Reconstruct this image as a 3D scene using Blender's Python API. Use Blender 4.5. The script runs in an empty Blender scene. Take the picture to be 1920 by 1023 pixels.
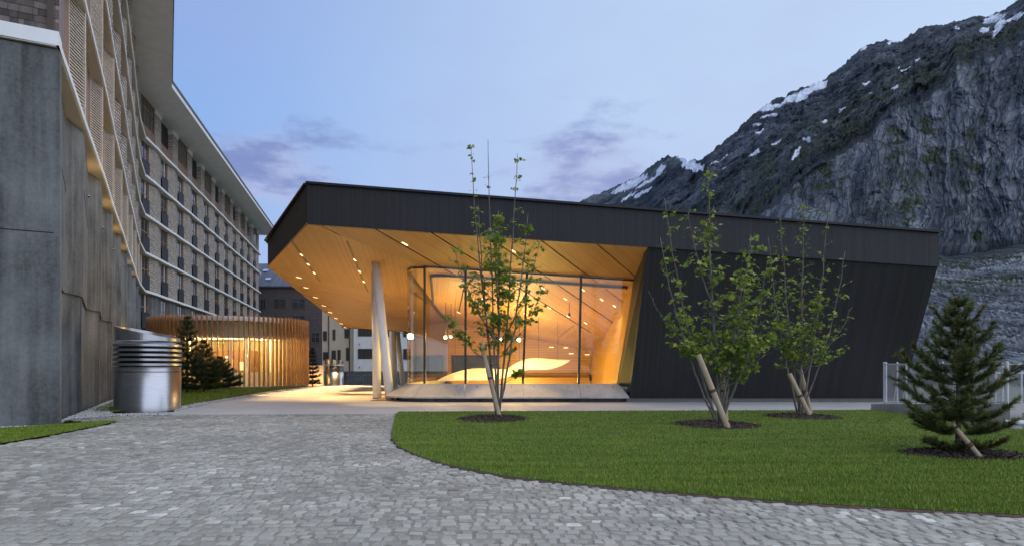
import bpy, math, random
import numpy as np
from mathutils import Vector, Matrix
R = math.radians
rnd = random.Random(7)
rng = np.random.default_rng(11)
SC = bpy.context.scene
COL = SC.collection

# ------------------------------------------------------------------ camera
CAMH, FPX = 1.2, 1280.0            # eye height; focal length in photograph pixels (24 mm on 36 mm over 1920 px)
cam_d = bpy.data.cameras.new('camera'); cam = bpy.data.objects.new('camera', cam_d); COL.objects.link(cam)
cam.location = (0, 0, CAMH); cam.rotation_euler = (R(90), 0, 0)
cam_d.sensor_width = 36; cam_d.lens = 24; cam_d.shift_y = 180.5/1920
cam_d.clip_start = 0.1; cam_d.clip_end = 12000
SC.camera = cam
SC.view_settings.view_transform = 'Standard'; SC.view_settings.look = 'None'
SC.view_settings.exposure = 0.12; SC.view_settings.gamma = 1.0; SC.view_settings.use_curve_mapping = False
SC.render.engine = 'CYCLES'
SC.cycles.use_denoising = True
SC.cycles.max_bounces = 8; SC.cycles.diffuse_bounces = 4; SC.cycles.glossy_bounces = 8
SC.cycles.transparent_max_bounces = 24; SC.cycles.transmission_bounces = 6
SC.cycles.sample_clamp_indirect = 4.0

# ------------------------------------------------------------------ sky (blue hour)
world = bpy.data.worlds.new('World'); SC.world = world; world.use_nodes = True
wn, wl = world.node_tree.nodes, world.node_tree.links
wn.clear()
def wnode(t, **k):
    n = wn.new(t)
    for a, b in k.items(): setattr(n, a, b)
    return n
out = wnode('ShaderNodeOutputWorld'); bg = wnode('ShaderNodeBackground')
wl.new(bg.outputs[0], out.inputs[0])
SKY_STRENGTH = 0.10
sky = wnode('ShaderNodeTexSky', sky_type='NISHITA', sun_disc=False)
sky.sun_elevation = R(4); sky.sun_rotation = R(40); sky.air_density = 1.0; sky.dust_density = 0.6; sky.ozone_density = 3.0
tc = wnode('ShaderNodeTexCoord')
def vmath(op, a, b=None):
    n = wnode('ShaderNodeVectorMath', operation=op); wl.new(a, n.inputs[0])
    if b is not None:
        if isinstance(b, (tuple, list)): n.inputs[1].default_value = b
        else: wl.new(b, n.inputs[1])
    return n
def wmath(op, a, b=None, clamp=False):
    n = wnode('ShaderNodeMath', operation=op, use_clamp=clamp)
    for i, x in enumerate((a, b)):
        if x is None: continue
        if isinstance(x, (int, float)): n.inputs[i].default_value = x
        else: wl.new(x, n.inputs[i])
    return n.outputs[0]
def wramp(a, stops, interp='EASE'):
    n = wnode('ShaderNodeValToRGB'); wl.new(a, n.inputs[0]); cr = n.color_ramp; cr.interpolation = interp
    while len(cr.elements) < len(stops): cr.elements.new(0.5)
    for e, (p, c) in zip(cr.elements, stops):
        e.position = p; e.color = (*c, 1) if len(c) == 3 else c
    return n.outputs[0]
def wmix(f, a, b):
    n = wnode('ShaderNodeMix', data_type='RGBA')
    for i, x in ((0, f), (6, a), (7, b)):
        if isinstance(x, (int, float)): n.inputs[i].default_value = x
        elif isinstance(x, tuple): n.inputs[i].default_value = (*x, 1)
        else: wl.new(x, n.inputs[i])
    return n.outputs[2]
dirv = vmath('NORMALIZE', tc.outputs['Generated']).outputs[0]
sep = wnode('ShaderNodeSeparateXYZ'); wl.new(dirv, sep.inputs[0])
glow_dir = Vector((0.50, 0.84, 0.20)).normalized()      # the last light sits behind the mountain on the right
gd = vmath('DOT_PRODUCT', dirv, tuple(glow_dir)).outputs['Value']
glow = wramp(wmath('MULTIPLY_ADD', gd, 0.5), [(0, (0, 0, 0)), (0.5, (0, 0, 0))])
gl = wnode('ShaderNodeMapRange'); wl.new(gd, gl.inputs[0]); gl.inputs[1].default_value = 0.55; gl.inputs[2].default_value = 1.0
gl.interpolation_type = 'SMOOTHSTEP'
# twilight colours on top of the physical sky
elev = wmath('MULTIPLY', sep.outputs[2], 1.0)
base = wramp(elev, [(0.0, (0.42, 0.48, 0.80)), (0.14, (0.40, 0.58, 0.95)), (0.30, (0.31, 0.50, 0.93)), (0.55, (0.32, 0.47, 0.85)), (1.0, (0.40, 0.50, 0.82))], 'EASE')
warm = wmix(gl.outputs[0], base, (0.58, 0.735, 1.0))
# clouds: two low banks near the horizon
mp = wnode('ShaderNodeMapping'); wl.new(dirv, mp.inputs[0]); mp.inputs['Scale'].default_value = (5.0, 5.0, 15.0)
nz = wnode('ShaderNodeTexNoise'); wl.new(mp.outputs[0], nz.inputs[0]); nz.inputs['Scale'].default_value = 1.6
nz.inputs['Detail'].default_value = 8; nz.inputs['Roughness'].default_value = 0.58
def bank(px, py, tight, squash=2.2):
    d = Vector(((px-960)/FPX, 1, (692-py)/FPX)).normalized()
    s = vmath('SUBTRACT', dirv, tuple(d)).outputs[0]
    s2 = vmath('MULTIPLY', s, (1, 1, squash)).outputs[0]
    l = vmath('LENGTH', s2).outputs['Value']
    m = wnode('ShaderNodeMapRange', interpolation_type='SMOOTHSTEP'); wl.new(l, m.inputs[0])
    m.inputs[1].default_value = 0.0; m.inputs[2].default_value = tight; m.inputs[3].default_value = 1; m.inputs[4].default_value = 0
    return m.outputs[0]
banks = wmath('MAXIMUM', bank(500, 335, 0.22, 1.7), bank(1110, 345, 0.24, 1.7))
low = wnode('ShaderNodeMapRange'); wl.new(sep.outputs[2], low.inputs[0]); low.inputs[1].default_value = 0.22; low.inputs[2].default_value = 0.02
cl = wmath('ADD', wmath('MULTIPLY', nz.outputs['Fac'], 1.0), wmath('MULTIPLY', banks, 0.50))
clf = wnode('ShaderNodeMapRange', interpolation_type='SMOOTHSTEP'); wl.new(cl, clf.inputs[0])
clf.inputs[1].default_value = 0.66; clf.inputs[2].default_value = 0.98
cloudcol = wmix(wramp(nz.outputs['Fac'], [(0.40, (0, 0, 0)), (0.62, (1, 1, 1))]), (0.52, 0.57, 0.84), (0.23, 0.28, 0.58))
withc = wmix(wmath('MULTIPLY', clf.outputs[0], 0.85), warm, cloudcol)
# thin veil high up
nz2 = wnode('ShaderNodeTexNoise'); mp2 = wnode('ShaderNodeMapping'); wl.new(dirv, mp2.inputs[0]); mp2.inputs['Scale'].default_value = (2, 2, 5)
wl.new(mp2.outputs[0], nz2.inputs[0]); nz2.inputs['Scale'].default_value = 1.2; nz2.inputs['Detail'].default_value = 5
veil = wramp(nz2.outputs['Fac'], [(0.45, (0, 0, 0)), (0.8, (0.4, 0.4, 0.4))])
withv = wmix(veil, withc, (0.45, 0.48, 0.78))
skyb = vmath('SCALE', sky.outputs[0]); skyb.inputs[3].default_value = 0.10
fin = vmath('SCALE', wmix(0.80, vmath('MULTIPLY', skyb.outputs[0], (1, 1, 1)).outputs[0], withv)); fin.inputs[3].default_value = 1.0/SKY_STRENGTH
wl.new(fin.outputs[0], bg.inputs[0]); bg.inputs[1].default_value = SKY_STRENGTH

# soft last light of dusk
sd = bpy.data.lights.new('sun', 'SUN'); sd.energy = 2.3; sd.angle = R(150); sd.color = (1.0, 0.985, 0.96)
sun = bpy.data.objects.new('sun', sd); COL.objects.link(sun); sun.rotation_euler = (R(52), 0, R(72))

# ------------------------------------------------------------------ helpers
def G(px, py, z=0.0):
    Y = FPX*(CAMH-z)/(py-692.0)
    return ((px-960)/FPX*Y, Y)
def P(px, py, Y):
    return ((px-960)/FPX*Y, Y, CAMH-(py-692)/FPX*Y)
ORG = {}
class MB:
    def __init__(s): s.v = []; s.f = []; s.m = []
    def add(s, vs, fs, m=0):
        b = len(s.v); s.v += [tuple(p) for p in vs]
        for f in fs: s.f.append(tuple(i+b for i in f)); s.m.append(m)
        return s
    def hexa(s, b, t, m=0):
        n = len(b)
        fs = [tuple(range(n-1, -1, -1)), tuple(range(n, 2*n))]
        fs += [(i, (i+1) % n, (i+1) % n+n, i+n) for i in range(n)]
        return s.add(list(b)+list(t), fs, m)
    def box(s, c, d, m=0, rz=0.0):
        x, y, z = d[0]/2, d[1]/2, d[2]/2; cs, sn = math.cos(rz), math.sin(rz)
        q = [(-x, -y), (x, -y), (x, y), (-x, y)]
        q = [(c[0]+a*cs-b*sn, c[1]+a*sn+b*cs) for a, b in q]
        return s.hexa([(a, b, c[2]-z) for a, b in q], [(a, b, c[2]+z) for a, b in q], m)
    def bx(s, x0, x1, y0, y1, z0, z1, m=0):
        return s.box(((x0+x1)/2, (y0+y1)/2, (z0+z1)/2), (abs(x1-x0), abs(y1-y0), abs(z1-z0)), m)
    def prism(s, poly, z0, z1, m=0):
        if area2(poly) < 0: poly = poly[::-1]
        f0 = z0 if callable(z0) else (lambda x, y: z0)
        f1 = z1 if callable(z1) else (lambda x, y: z1)
        return s.hexa([(x, y, f0(x, y)) for x, y in poly], [(x, y, f1(x, y)) for x, y in poly], m)
    def tube(s, pts, rad, n=6, m=0, cap=True):
        pts = [Vector(p) for p in pts]; N = len(pts)
        if not isinstance(rad, (list, tuple)): rad = [rad]*N
        vs = []; up = Vector((0.13, 0.31, 0.94))
        for i, p in enumerate(pts):
            t = (pts[min(i+1, N-1)]-pts[max(i-1, 0)])
            t = t.normalized() if t.length > 1e-9 else Vector((0, 0, 1))
            u = Vector((1, 0.05, 0.02)) if abs(t.z) > 0.8 else up
            a = t.cross(u).normalized(); b = t.cross(a).normalized()
            for k in range(n):
                w = 2*math.pi*k/n
                vs.append(p+(a*math.cos(w)+b*math.sin(w))*rad[i])
        fs = []
        for i in range(N-1):
            for k in range(n):
                k2 = (k+1) % n
                fs.append((i*n+k, i*n+k2, (i+1)*n+k2, (i+1)*n+k))
        if cap: fs += [tuple(range(n-1, -1, -1)), tuple(range((N-1)*n, N*n))]
        return s.add(vs, fs, m)
    def lathe(s, prof, c=(0, 0), n=48, m=0):
        vs = []; N = len(prof)
        for r, z in prof:
            for k in range(n):
                w = 2*math.pi*k/n; vs.append((c[0]+r*math.cos(w), c[1]+r*math.sin(w), z))
        fs = [(i*n+k, i*n+(k+1) % n, (i+1)*n+(k+1) % n, (i+1)*n+k) for i in range(N-1) for k in range(n)]
        return s.add(vs, fs, m)
    def mesh(s, name, mats, smooth=False):
        me = bpy.data.meshes.new(name); me.from_pydata(s.v, [], s.f)
        for mt in (mats if isinstance(mats, (list, tuple)) else [mats]): me.materials.append(mt)
        if any(s.m): me.polygons.foreach_set('material_index', s.m)
        if smooth: me.polygons.foreach_set('use_smooth', [True]*len(me.polygons))
        me.update(); return me
def area2(p): return sum(p[i][0]*p[(i+1) % len(p)][1]-p[(i+1) % len(p)][0]*p[i][1] for i in range(len(p)))
def npmesh(name, V, F, mats, smooth=False, attrs=None, midx=None):
    """triangles or quads from arrays"""
    me = bpy.data.meshes.new(name); k = F.shape[1]
    me.vertices.add(len(V)); me.vertices.foreach_set('co', V.astype(np.float32).ravel())
    me.loops.add(F.size); me.loops.foreach_set('vertex_index', F.astype(np.int32).ravel())
    me.polygons.add(len(F)); me.polygons.foreach_set('loop_start', np.arange(len(F), dtype=np.int32)*k)
    for mt in (mats if isinstance(mats, (list, tuple)) else [mats]): me.materials.append(mt)
    if midx is not None: me.polygons.foreach_set('material_index', midx.astype(np.int32))
    for an, av in (attrs or {}).items():
        a = me.attributes.new(an, 'FLOAT', 'POINT'); a.data.foreach_set('value', av.astype(np.float32))
    if smooth: me.polygons.foreach_set('use_smooth', np.ones(len(F), dtype=bool))
    me.update(calc_edges=True); return me
def obj(name, me, parent=None, loc=(0, 0, 0), rz=0.0, kind=None, local=False):
    o = bpy.data.objects.new(name, me); COL.objects.link(o); o.rotation_euler = (0, 0, rz)
    if parent is not None:
        o.parent = parent
        if local: o.location = loc; ORG[o.name] = ORG[parent.name]
        else:
            p = ORG[parent.name]; o.location = (loc[0]-p[0], loc[1]-p[1], loc[2]-p[2]); ORG[o.name] = tuple(loc)
    else: o.location = loc; ORG[o.name] = tuple(loc)
    if kind: o['kind'] = kind
    return o
def thing(name, label, cat, loc, group=None):
    o = bpy.data.objects.new(name, None); COL.objects.link(o); o.location = loc; ORG[o.name] = tuple(loc)
    o.empty_display_size = 0.2
    o['label'] = label; o['category'] = cat
    if group: o['group'] = group
    return o
def tag(o, label, cat, group=None):
    o['label'] = label; o['category'] = cat
    if group: o['group'] = group
    return o
def dup(o, parent=None, loc=None, rz=None):
    c = o.copy(); COL.objects.link(c)
    if parent is not None: c.parent = parent
    if loc is not None:
        if c.parent is not None:
            p = ORG[c.parent.name]; c.location = (loc[0]-p[0], loc[1]-p[1], loc[2]-p[2])
        else: c.location = loc
        ORG[c.name] = tuple(loc)
    if rz is not None: c.rotation_euler = (0, 0, rz)
    for ch in list(o.children): dup(ch, c)
    return c
def clip(poly, n, d):
    """keep the part of a convex polygon with n.p <= d"""
    o = []
    for i in range(len(poly)):
        a, b = poly[i], poly[(i+1) % len(poly)]
        da, db = n[0]*a[0]+n[1]*a[1]-d, n[0]*b[0]+n[1]*b[1]-d
        if da <= 0: o.append(a)
        if da*db < 0:
            t = da/(da-db); o.append((a[0]+t*(b[0]-a[0]), a[1]+t*(b[1]-a[1])))
    return o
def inside(poly, X, Y):
    r = np.zeros(X.shape, bool); n = len(poly)
    for i in range(n):
        x0, y0 = poly[i]; x1, y1 = poly[(i+1) % n]
        if y0 == y1: continue
        c = ((y0 > Y) != (y1 > Y)) & (X < (x1-x0)*(Y-y0)/(y1-y0)+x0)
        r ^= c
    return r
def lamp(name, kind, loc, energy, color, parent=None, size=0.05, spot=None, blend=0.6, target=None):
    d = bpy.data.lights.new(name, kind); d.energy = energy; d.color = color
    if kind == 'AREA': d.size = size
    else: d.shadow_soft_size = size
    if spot: d.spot_size = R(spot); d.spot_blend = blend
    o = bpy.data.objects.new(name, d); COL.objects.link(o)
    if parent is not None:
        o.parent = parent; p = ORG[parent.name]; o.location = (loc[0]-p[0], loc[1]-p[1], loc[2]-p[2])
    else: o.location = loc
    if target is not None:
        o.rotation_euler = (Vector(target)-Vector(loc)).to_track_quat('-Z', 'Y').to_euler()
    return o
# noise --------------------------------------------------------------------
def _h(ix, iy, iz):
    n = (ix.astype(np.int64)*374761393+iy.astype(np.int64)*668265263+iz.astype(np.int64)*1442695041) & 0xffffffff
    n = ((n ^ (n >> 13))*1274126177) & 0xffffffff
    n = (n ^ (n >> 16)) & 0xffffff
    return n/float(0xffffff)
def vnoise(x, y, z):
    x0, y0, z0 = np.floor(x), np.floor(y), np.floor(z)
    fx, fy, fz = x-x0, y-y0, z-z0
    fx, fy, fz = [f*f*f*(f*(f*6-15)+10) for f in (fx, fy, fz)]
    r = 0
    for dx in (0, 1):
        for dy in (0, 1):
            for dz in (0, 1):
                r = r+_h(x0+dx, y0+dy, z0+dz)*(fx if dx else 1-fx)*(fy if dy else 1-fy)*(fz if dz else 1-fz)
    return r
def fbm(x, y, z, o=5, g=0.5, ridged=False):
    a, s, t = 1.0, 0.0, 0.0
    for k in range(o):
        n = vnoise(x*2**k+17*k, y*2**k+31*k, z*2**k+7*k)
        if ridged: n = 1-abs(2*n-1)
        s = s+a*n; t += a; a *= g
    return s/t
# ------------------------------------------------------------------ materials
class NT:
    def __init__(s, name):
        s.mat = bpy.data.materials.new(name); s.mat.use_nodes = True
        s.n, s.l = s.mat.node_tree.nodes, s.mat.node_tree.links
        s.b = s.n['Principled BSDF']; s.out = s.n['Material Output']; s._co = None
    def new(s, t, **k):
        n = s.n.new(t)
        for a, b in k.items(): setattr(n, a, b)
        return n
    def set(s, n, i, v):
        if hasattr(v, 'node'): s.l.new(v, n.inputs[i])
        elif isinstance(v, tuple) and len(v) == 3 and n.inputs[i].type == 'RGBA': n.inputs[i].default_value = (*v, 1)
        else: n.inputs[i].default_value = v
    def co(s, scale=(1, 1, 1), rot=(0, 0, 0)):
        if s._co is None: s._co = s.new('ShaderNodeTexCoord')
        m = s.new('ShaderNodeMapping'); s.l.new(s._co.outputs['Object'], m.inputs[0])
        m.inputs['Scale'].default_value = scale; m.inputs['Rotation'].default_value = rot
        return m.outputs[0]
    def noise(s, co, scale, detail=5, rough=0.55, dist=0.0):
        n = s.new('ShaderNodeTexNoise'); s.l.new(co, n.inputs[0])
        n.inputs['Scale'].default_value = scale; n.inputs['Detail'].default_value = detail
        n.inputs['Roughness'].default_value = rough; n.inputs['Distortion'].default_value = dist
        return n.outputs['Fac']
    def ramp(s, f, stops, interp='LINEAR'):
        n = s.new('ShaderNodeValToRGB'); s.l.new(f, n.inputs[0]); cr = n.color_ramp; cr.interpolation = interp
        while len(cr.elements) < len(stops): cr.elements.new(0.5)
        for e, (p, c) in zip(cr.elements, stops):
            e.position = p; e.color = (c, c, c, 1) if isinstance(c, (int, float)) else (*c, 1)
        return n.outputs[0]
    def mix(s, f, a, b, mode='MIX'):
        n = s.new('ShaderNodeMix', data_type='RGBA', blend_type=mode)
        s.set(n, 0, f); s.set(n, 6, a); s.set(n, 7, b); return n.outputs[2]
    def math(s, op, a, b=None, clamp=False):
        n = s.new('ShaderNodeMath', operation=op, use_clamp=clamp); s.set(n, 0, a)
        if b is not None: s.set(n, 1, b)
        return n.outputs[0]
    def attr(s, name):
        n = s.new('ShaderNodeAttribute'); n.attribute_name = name; return n.outputs['Fac']
    def bump(s, h, strength=0.3, dist=0.02):
        n = s.new('ShaderNodeBump'); s.l.new(h, n.inputs['Height']); n.inputs['Strength'].default_value = strength
        n.inputs['Distance'].default_value = dist; s.l.new(n.outputs[0], s.b.inputs['Normal'])
    def rand(s): return s.new('ShaderNodeObjectInfo').outputs['Random']
    def done(s, col=None, rough=None, metal=None, spec=None):
        if col is not None: s.set(s.b, 'Base Color', col)
        if rough is not None: s.set(s.b, 'Roughness', rough)
        if metal is not None: s.set(s.b, 'Metallic', metal)
        if spec is not None: s.set(s.b, 'Specular IOR Level', spec)
        return s.mat
def simple(name, c, rough=0.6, metal=0.0, var=0.12, scale=6.0, bump=0.15, bd=0.01, st=(1, 1, 1), spec=None):
    t = NT(name); co = t.co(st); n = t.noise(co, scale, 6)
    a = tuple(max(0, x*(1-var)) for x in c); b = tuple(min(1, x*(1+var)) for x in c)
    col = t.ramp(n, [(0.3, a), (0.7, b)])
    if bump: t.bump(n, bump, bd)
    return t.done(col, rough, metal, spec)
def emit(name, c, s):
    t = NT(name); t.done(c, 0.5); t.set(t.b, 'Emission Color', c); t.b.inputs['Emission Strength'].default_value = s
    return t.mat
def boards(name, dark, light, ang, pitch, groove=0.25, rough=0.5, axis='X', bump=0.5, gdark=0.35, vary=0.5):
    """boards: tone per board, thin recessed joints, grain along the board; ang turns the board direction in plan"""
    t = NT(name); co = t.co((1, 1, 1), (0, 0, ang))
    sp = t.new('ShaderNodeSeparateXYZ'); t.l.new(co, sp.inputs[0])
    u = t.math('DIVIDE', sp.outputs['XYZ'.index(axis)], pitch)
    fr = t.math('FRACT', u); fl = t.math('FLOOR', u)
    wn_ = t.new('ShaderNodeTexWhiteNoise', noise_dimensions='1D'); t.l.new(fl, wn_.inputs['W'])
    st = {'X': (26, 1.2, 1.2), 'Y': (1.2, 26, 1.2), 'Z': (1.2, 1.2, 26)}[axis]
    mp = t.new('ShaderNodeMapping'); t.l.new(co, mp.inputs[0]); mp.inputs['Scale'].default_value = st
    g = t.noise(mp.outputs[0], 1.0, 5, 0.6)
    big = t.noise(co, 0.35, 3)
    f = t.math('ADD', t.math('MULTIPLY', wn_.outputs[0], vary), t.math('ADD', t.math('MULTIPLY', g, 0.5), t.math('MULTIPLY', big, 0.25)))
    col = t.ramp(f, [(0.25, dark), (0.95, light)])
    d = t.math('ABSOLUTE', t.math('SUBTRACT', fr, 0.5))
    gm = t.ramp(d, [(0.5-groove*0.5, 0.0), (0.5-groove*0.18, 1.0)])
    col = t.mix(gm, col, tuple(x*gdark for x in dark))
    t.bump(t.math('SUBTRACT', t.math('MULTIPLY', g, 0.15), gm), bump, 0.01)
    return t.done(col, rough)
def concrete(name, a, b, scale=0.5, streak=True, rough=0.75):
    t = NT(name); co = t.co(); n1 = t.noise(co, scale, 8, 0.62, 0.4); n2 = t.noise(co, 14, 6)
    f = t.math('ADD', t.math('MULTIPLY', n1, 0.75), t.math('MULTIPLY', n2, 0.25))
    if streak:
        n3 = t.noise(t.co((2.2, 2.2, 0.12)), 1.4, 5, 0.6)
        f = t.math('ADD', t.math('MULTIPLY', f, 0.6), t.math('MULTIPLY', n3, 0.4))
    col = t.ramp(f, [(0.40, a), (0.5, tuple((x+y)/2 for x, y in zip(a, b))), (0.61, b)])
    pit = t.noise(co, 60, 3)
    t.bump(t.math('ADD', t.math('MULTIPLY', n2, 0.6), t.math('MULTIPLY', pit, 0.4)), 0.25, 0.01)
    return t.done(col, rough)
def shingle(name, a, b, mortar, w, h, gap=0.012, ax=('X', 'Z')):
    t = NT(name); co = t.co(); sp = t.new('ShaderNodeSeparateXYZ'); t.l.new(co, sp.inputs[0])
    cb = t.new('ShaderNodeCombineXYZ'); t.l.new(sp.outputs['XYZ'.index(ax[0])], cb.inputs[0]); t.l.new(sp.outputs['XYZ'.index(ax[1])], cb.inputs[1])
    br = t.new('ShaderNodeTexBrick'); t.l.new(cb.outputs[0], br.inputs['Vector'])
    br.inputs['Scale'].default_value = 1.0; br.inputs['Brick Width'].default_value = w; br.inputs['Row Height'].default_value = h
    br.inputs['Mortar Size'].default_value = gap; br.inputs['Mortar Smooth'].default_value = 0.3; br.inputs['Bias'].default_value = -0.1
    t.set(br, 'Color1', a); t.set(br, 'Color2', b); t.set(br, 'Mortar', mortar)
    n = t.noise(co, 7, 5); col = t.mix(0.35, br.outputs['Color'], t.ramp(n, [(0.3, tuple(x*0.6 for x in a)), (0.7, b)]))
    col = t.mix(br.outputs['Fac'], col, mortar)
    t.bump(t.math('SUBTRACT', t.math('MULTIPLY', n, 0.3), br.outputs['Fac']), 0.8, 0.03)
    return t.done(col, 0.85)
def glass_mat(name, tint=(1, 1, 1), refl=1.0, base=0.0):
    t = NT(name); t.n.remove(t.b)
    tr = t.new('ShaderNodeBsdfTransparent'); t.set(tr, 0, tint)
    gs = t.new('ShaderNodeBsdfGlossy'); gs.inputs['Roughness'].default_value = 0.01
    fz = t.new('ShaderNodeFresnel'); fz.inputs[0].default_value = 1.45
    f = t.math('MINIMUM', t.math('ADD', t.math('MULTIPLY', fz.outputs[0], refl), base), 0.40)
    m = t.new('ShaderNodeMixShader'); t.l.new(f, m.inputs[0]); t.l.new(tr.outputs[0], m.inputs[1]); t.l.new(gs.outputs[0], m.inputs[2])
    t.l.new(m.outputs[0], t.out.inputs[0]); return t.mat

M = {}
M['white_render'] = simple('white_render', (0.72, 0.73, 0.72), 0.6, var=0.05, scale=2, bump=0.05)
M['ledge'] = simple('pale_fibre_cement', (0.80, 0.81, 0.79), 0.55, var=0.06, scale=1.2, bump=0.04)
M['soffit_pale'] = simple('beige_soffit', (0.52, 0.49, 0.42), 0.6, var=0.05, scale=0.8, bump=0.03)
M['concrete'] = concrete('weathered_concrete', (0.05, 0.054, 0.052), (0.20, 0.206, 0.196), 0.55)
M['concrete_pale'] = concrete('pale_concrete', (0.34, 0.33, 0.31), (0.50, 0.49, 0.46), 0.8, False, 0.6)
M['path'] = concrete('path_concrete', (0.42, 0.41, 0.385), (0.56, 0.55, 0.52), 0.25, False, 0.55)
M['pier'] = shingle('pale_wood_shingle', (0.80, 0.71, 0.60), (0.33, 0.275, 0.225), (0.07, 0.055, 0.045), 0.22, 0.165, 0.028)
M['shingle_grey'] = simple('grey_shingle', (0.115, 0.10, 0.092), 0.85, var=0.5, scale=9, bump=0.5, bd=0.01, st=(3, 3, 0.5))
M['wood_brown'] = boards('brown_timber', (0.13, 0.075, 0.04), (0.30, 0.18, 0.10), 0, 0.14, 0.12, axis='X', gdark=0.4)
M['wood_frame'] = simple('window_timber', (0.26, 0.155, 0.085), 0.6, var=0.25, scale=12, st=(4, 4, 0.5))
M['slat'] = simple('slat_timber', (0.64, 0.55, 0.44), 0.75, var=0.3, scale=8, st=(1, 1, 4))
M['dark_metal'] = simple('dark_metal', (0.022, 0.022, 0.025), 0.5, 0.3, var=0.2)
M['pane'] = NT('window_pane').done((0.03, 0.035, 0.04), 0.06, 0.0, 0.9)
M['roof_dark'] = simple('roof_edge_metal', (0.10, 0.115, 0.13), 0.45, 0.6, var=0.1)
M['black_wood'] = boards('black_stained_timber', (0.009, 0.0085, 0.009), (0.026, 0.025, 0.026), 0, 0.075, 0.25, 0.62, axis='X', gdark=0.3, bump=0.6, vary=0.35)
M['black_metal'] = simple('black_coping', (0.014, 0.014, 0.016), 0.4, 0.4, var=0.15)
OAKD, OAKL = (0.42, 0.215, 0.056), (0.62, 0.352, 0.115)
M['oak_a'] = boards('oak_boards_a', OAKD, OAKL, math.atan2(2.53, 3.5), 0.062, 0.22, 0.5, axis='X', bump=0.3, gdark=0.15, vary=0.35)
M['oak_b'] = boards('oak_boards_b', OAKD, OAKL, math.atan2(-0.12, 1), 0.062, 0.22, 0.5, axis='X', bump=0.3, gdark=0.15, vary=0.35)
M['oak_c'] = boards('oak_boards_c', OAKD, OAKL, math.atan2(6.41, 1.58), 0.062, 0.22, 0.5, axis='X', bump=0.3, gdark=0.15, vary=0.35)
M['oak_wall'] = boards('oak_boards_wall', OAKD, OAKL, 0, 0.09, 0.22, 0.5, axis='Z', bump=0.3, gdark=0.3, vary=0.3)
M['oak_side'] = boards('oak_boards_side', OAKD, OAKL, 0, 0.16, 0.25, 0.5, axis='Y', bump=0.3, gdark=0.3, vary=0.3)
M['column'] = simple('white_column_paint', (0.85, 0.84, 0.81), 0.35, var=0.03, scale=2, bump=0.02)
M['glass'] = glass_mat('clear_glass', (0.97, 0.98, 0.97), 1.0)
M['mullion'] = simple('bronze_mullion', (0.05, 0.04, 0.032), 0.4, 0.5, var=0.15)
M['canopy'] = simple('white_reflector', (0.85, 0.82, 0.74), 0.4, var=0.02, bump=0.0)
M['lamp_warm'] = emit('warm_lamp', (1.0, 0.78, 0.42), 2.6)
M['lamp_bright'] = emit('bright_lamp', (1.0, 0.80, 0.45), 60)
# ------------------------------------------------------------------ ground sheets
def sheet(name, poly, z, mat, kind='structure', label=None):
    b = MB(); zf = z if callable(z) else (lambda x, y: z)
    if area2(poly) < 0: poly = poly[::-1]
    b.add([(x, y, zf(x, y)) for x, y in poly], [tuple(range(len(poly)))])
    o = obj(name, b.mesh(name, mat)); o['kind'] = kind
    if label: o['label'] = label
    return o
gx = [-850, -400, -120, -60, -30, 0, 20, 40, 120, 400, 1200, 2250]; gy = [-250, -120, -40, -8, 0, 20, 52.6, 56, 75, 100, 140, 300, 2050]
gv = [(x, y, -0.09 if y < 53 else -0.80) for y in gy for x in gx]
nx = len(gx)
gf = [(j*nx+i, j*nx+i+1, (j+1)*nx+i+1, (j+1)*nx+i) for j in range(len(gy)-1) for i in range(nx-1)]
t = NT('meadow_soil'); co = t.co(); n = t.noise(co, 0.3, 8, 0.65)
M['soil'] = t.done(t.ramp(n, [(0.35, (0.03, 0.045, 0.015)), (0.6, (0.075, 0.085, 0.035))]), 0.9)
g = MB(); g.add(gv, gf); obj('ground', g.mesh('ground', M['soil']), kind='structure')

path_poly = [G(325, 776.5), G(540, 776), G(739, 776), G(742, 774.5), G(748, 770.5), G(1000, 769.5), G(1300, 768.5), G(1640, 767.5), (14.8, 20.6), (14.8, 26),
             (6.0, 52), (-14.5, 52.2), G(597, 722.6), G(560, 727), G(520, 731.5), G(440, 745.5), G(400, 752.5), G(360, 760), G(327, 767)]
path_poly[13] = G(560, 727)
sheet('concrete_path', path_poly, 0.0, M['path'])

cob_bed = [(-14, 3.0), (12, 2.6), (13, 5.2), G(1920, 968.5), G(1700, 957), G(1500, 945), G(1350, 932.5), G(1200, 920), G(1060, 907), G(950, 895), G(850, 876), G(790, 858),
           G(745, 838), G(731, 822), G(729, 812), G(734, 797), G(741, 779), G(739, 776), G(325, 776.5), G(215, 779), G(120, 786), G(222, 789.5), G(190, 797.5), G(100, 815.5), G(0, 832.5), (-14, 9.2)]
t = NT('joint_sand'); n = t.noise(t.co(), 5, 8, 0.7)
M['sand'] = t.done(t.ramp(n, [(0.3, (0.17, 0.155, 0.125)), (0.7, (0.33, 0.30, 0.24))]), 0.95)
sheet('paving_bed', cob_bed, -0.010, M['sand'])
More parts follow.
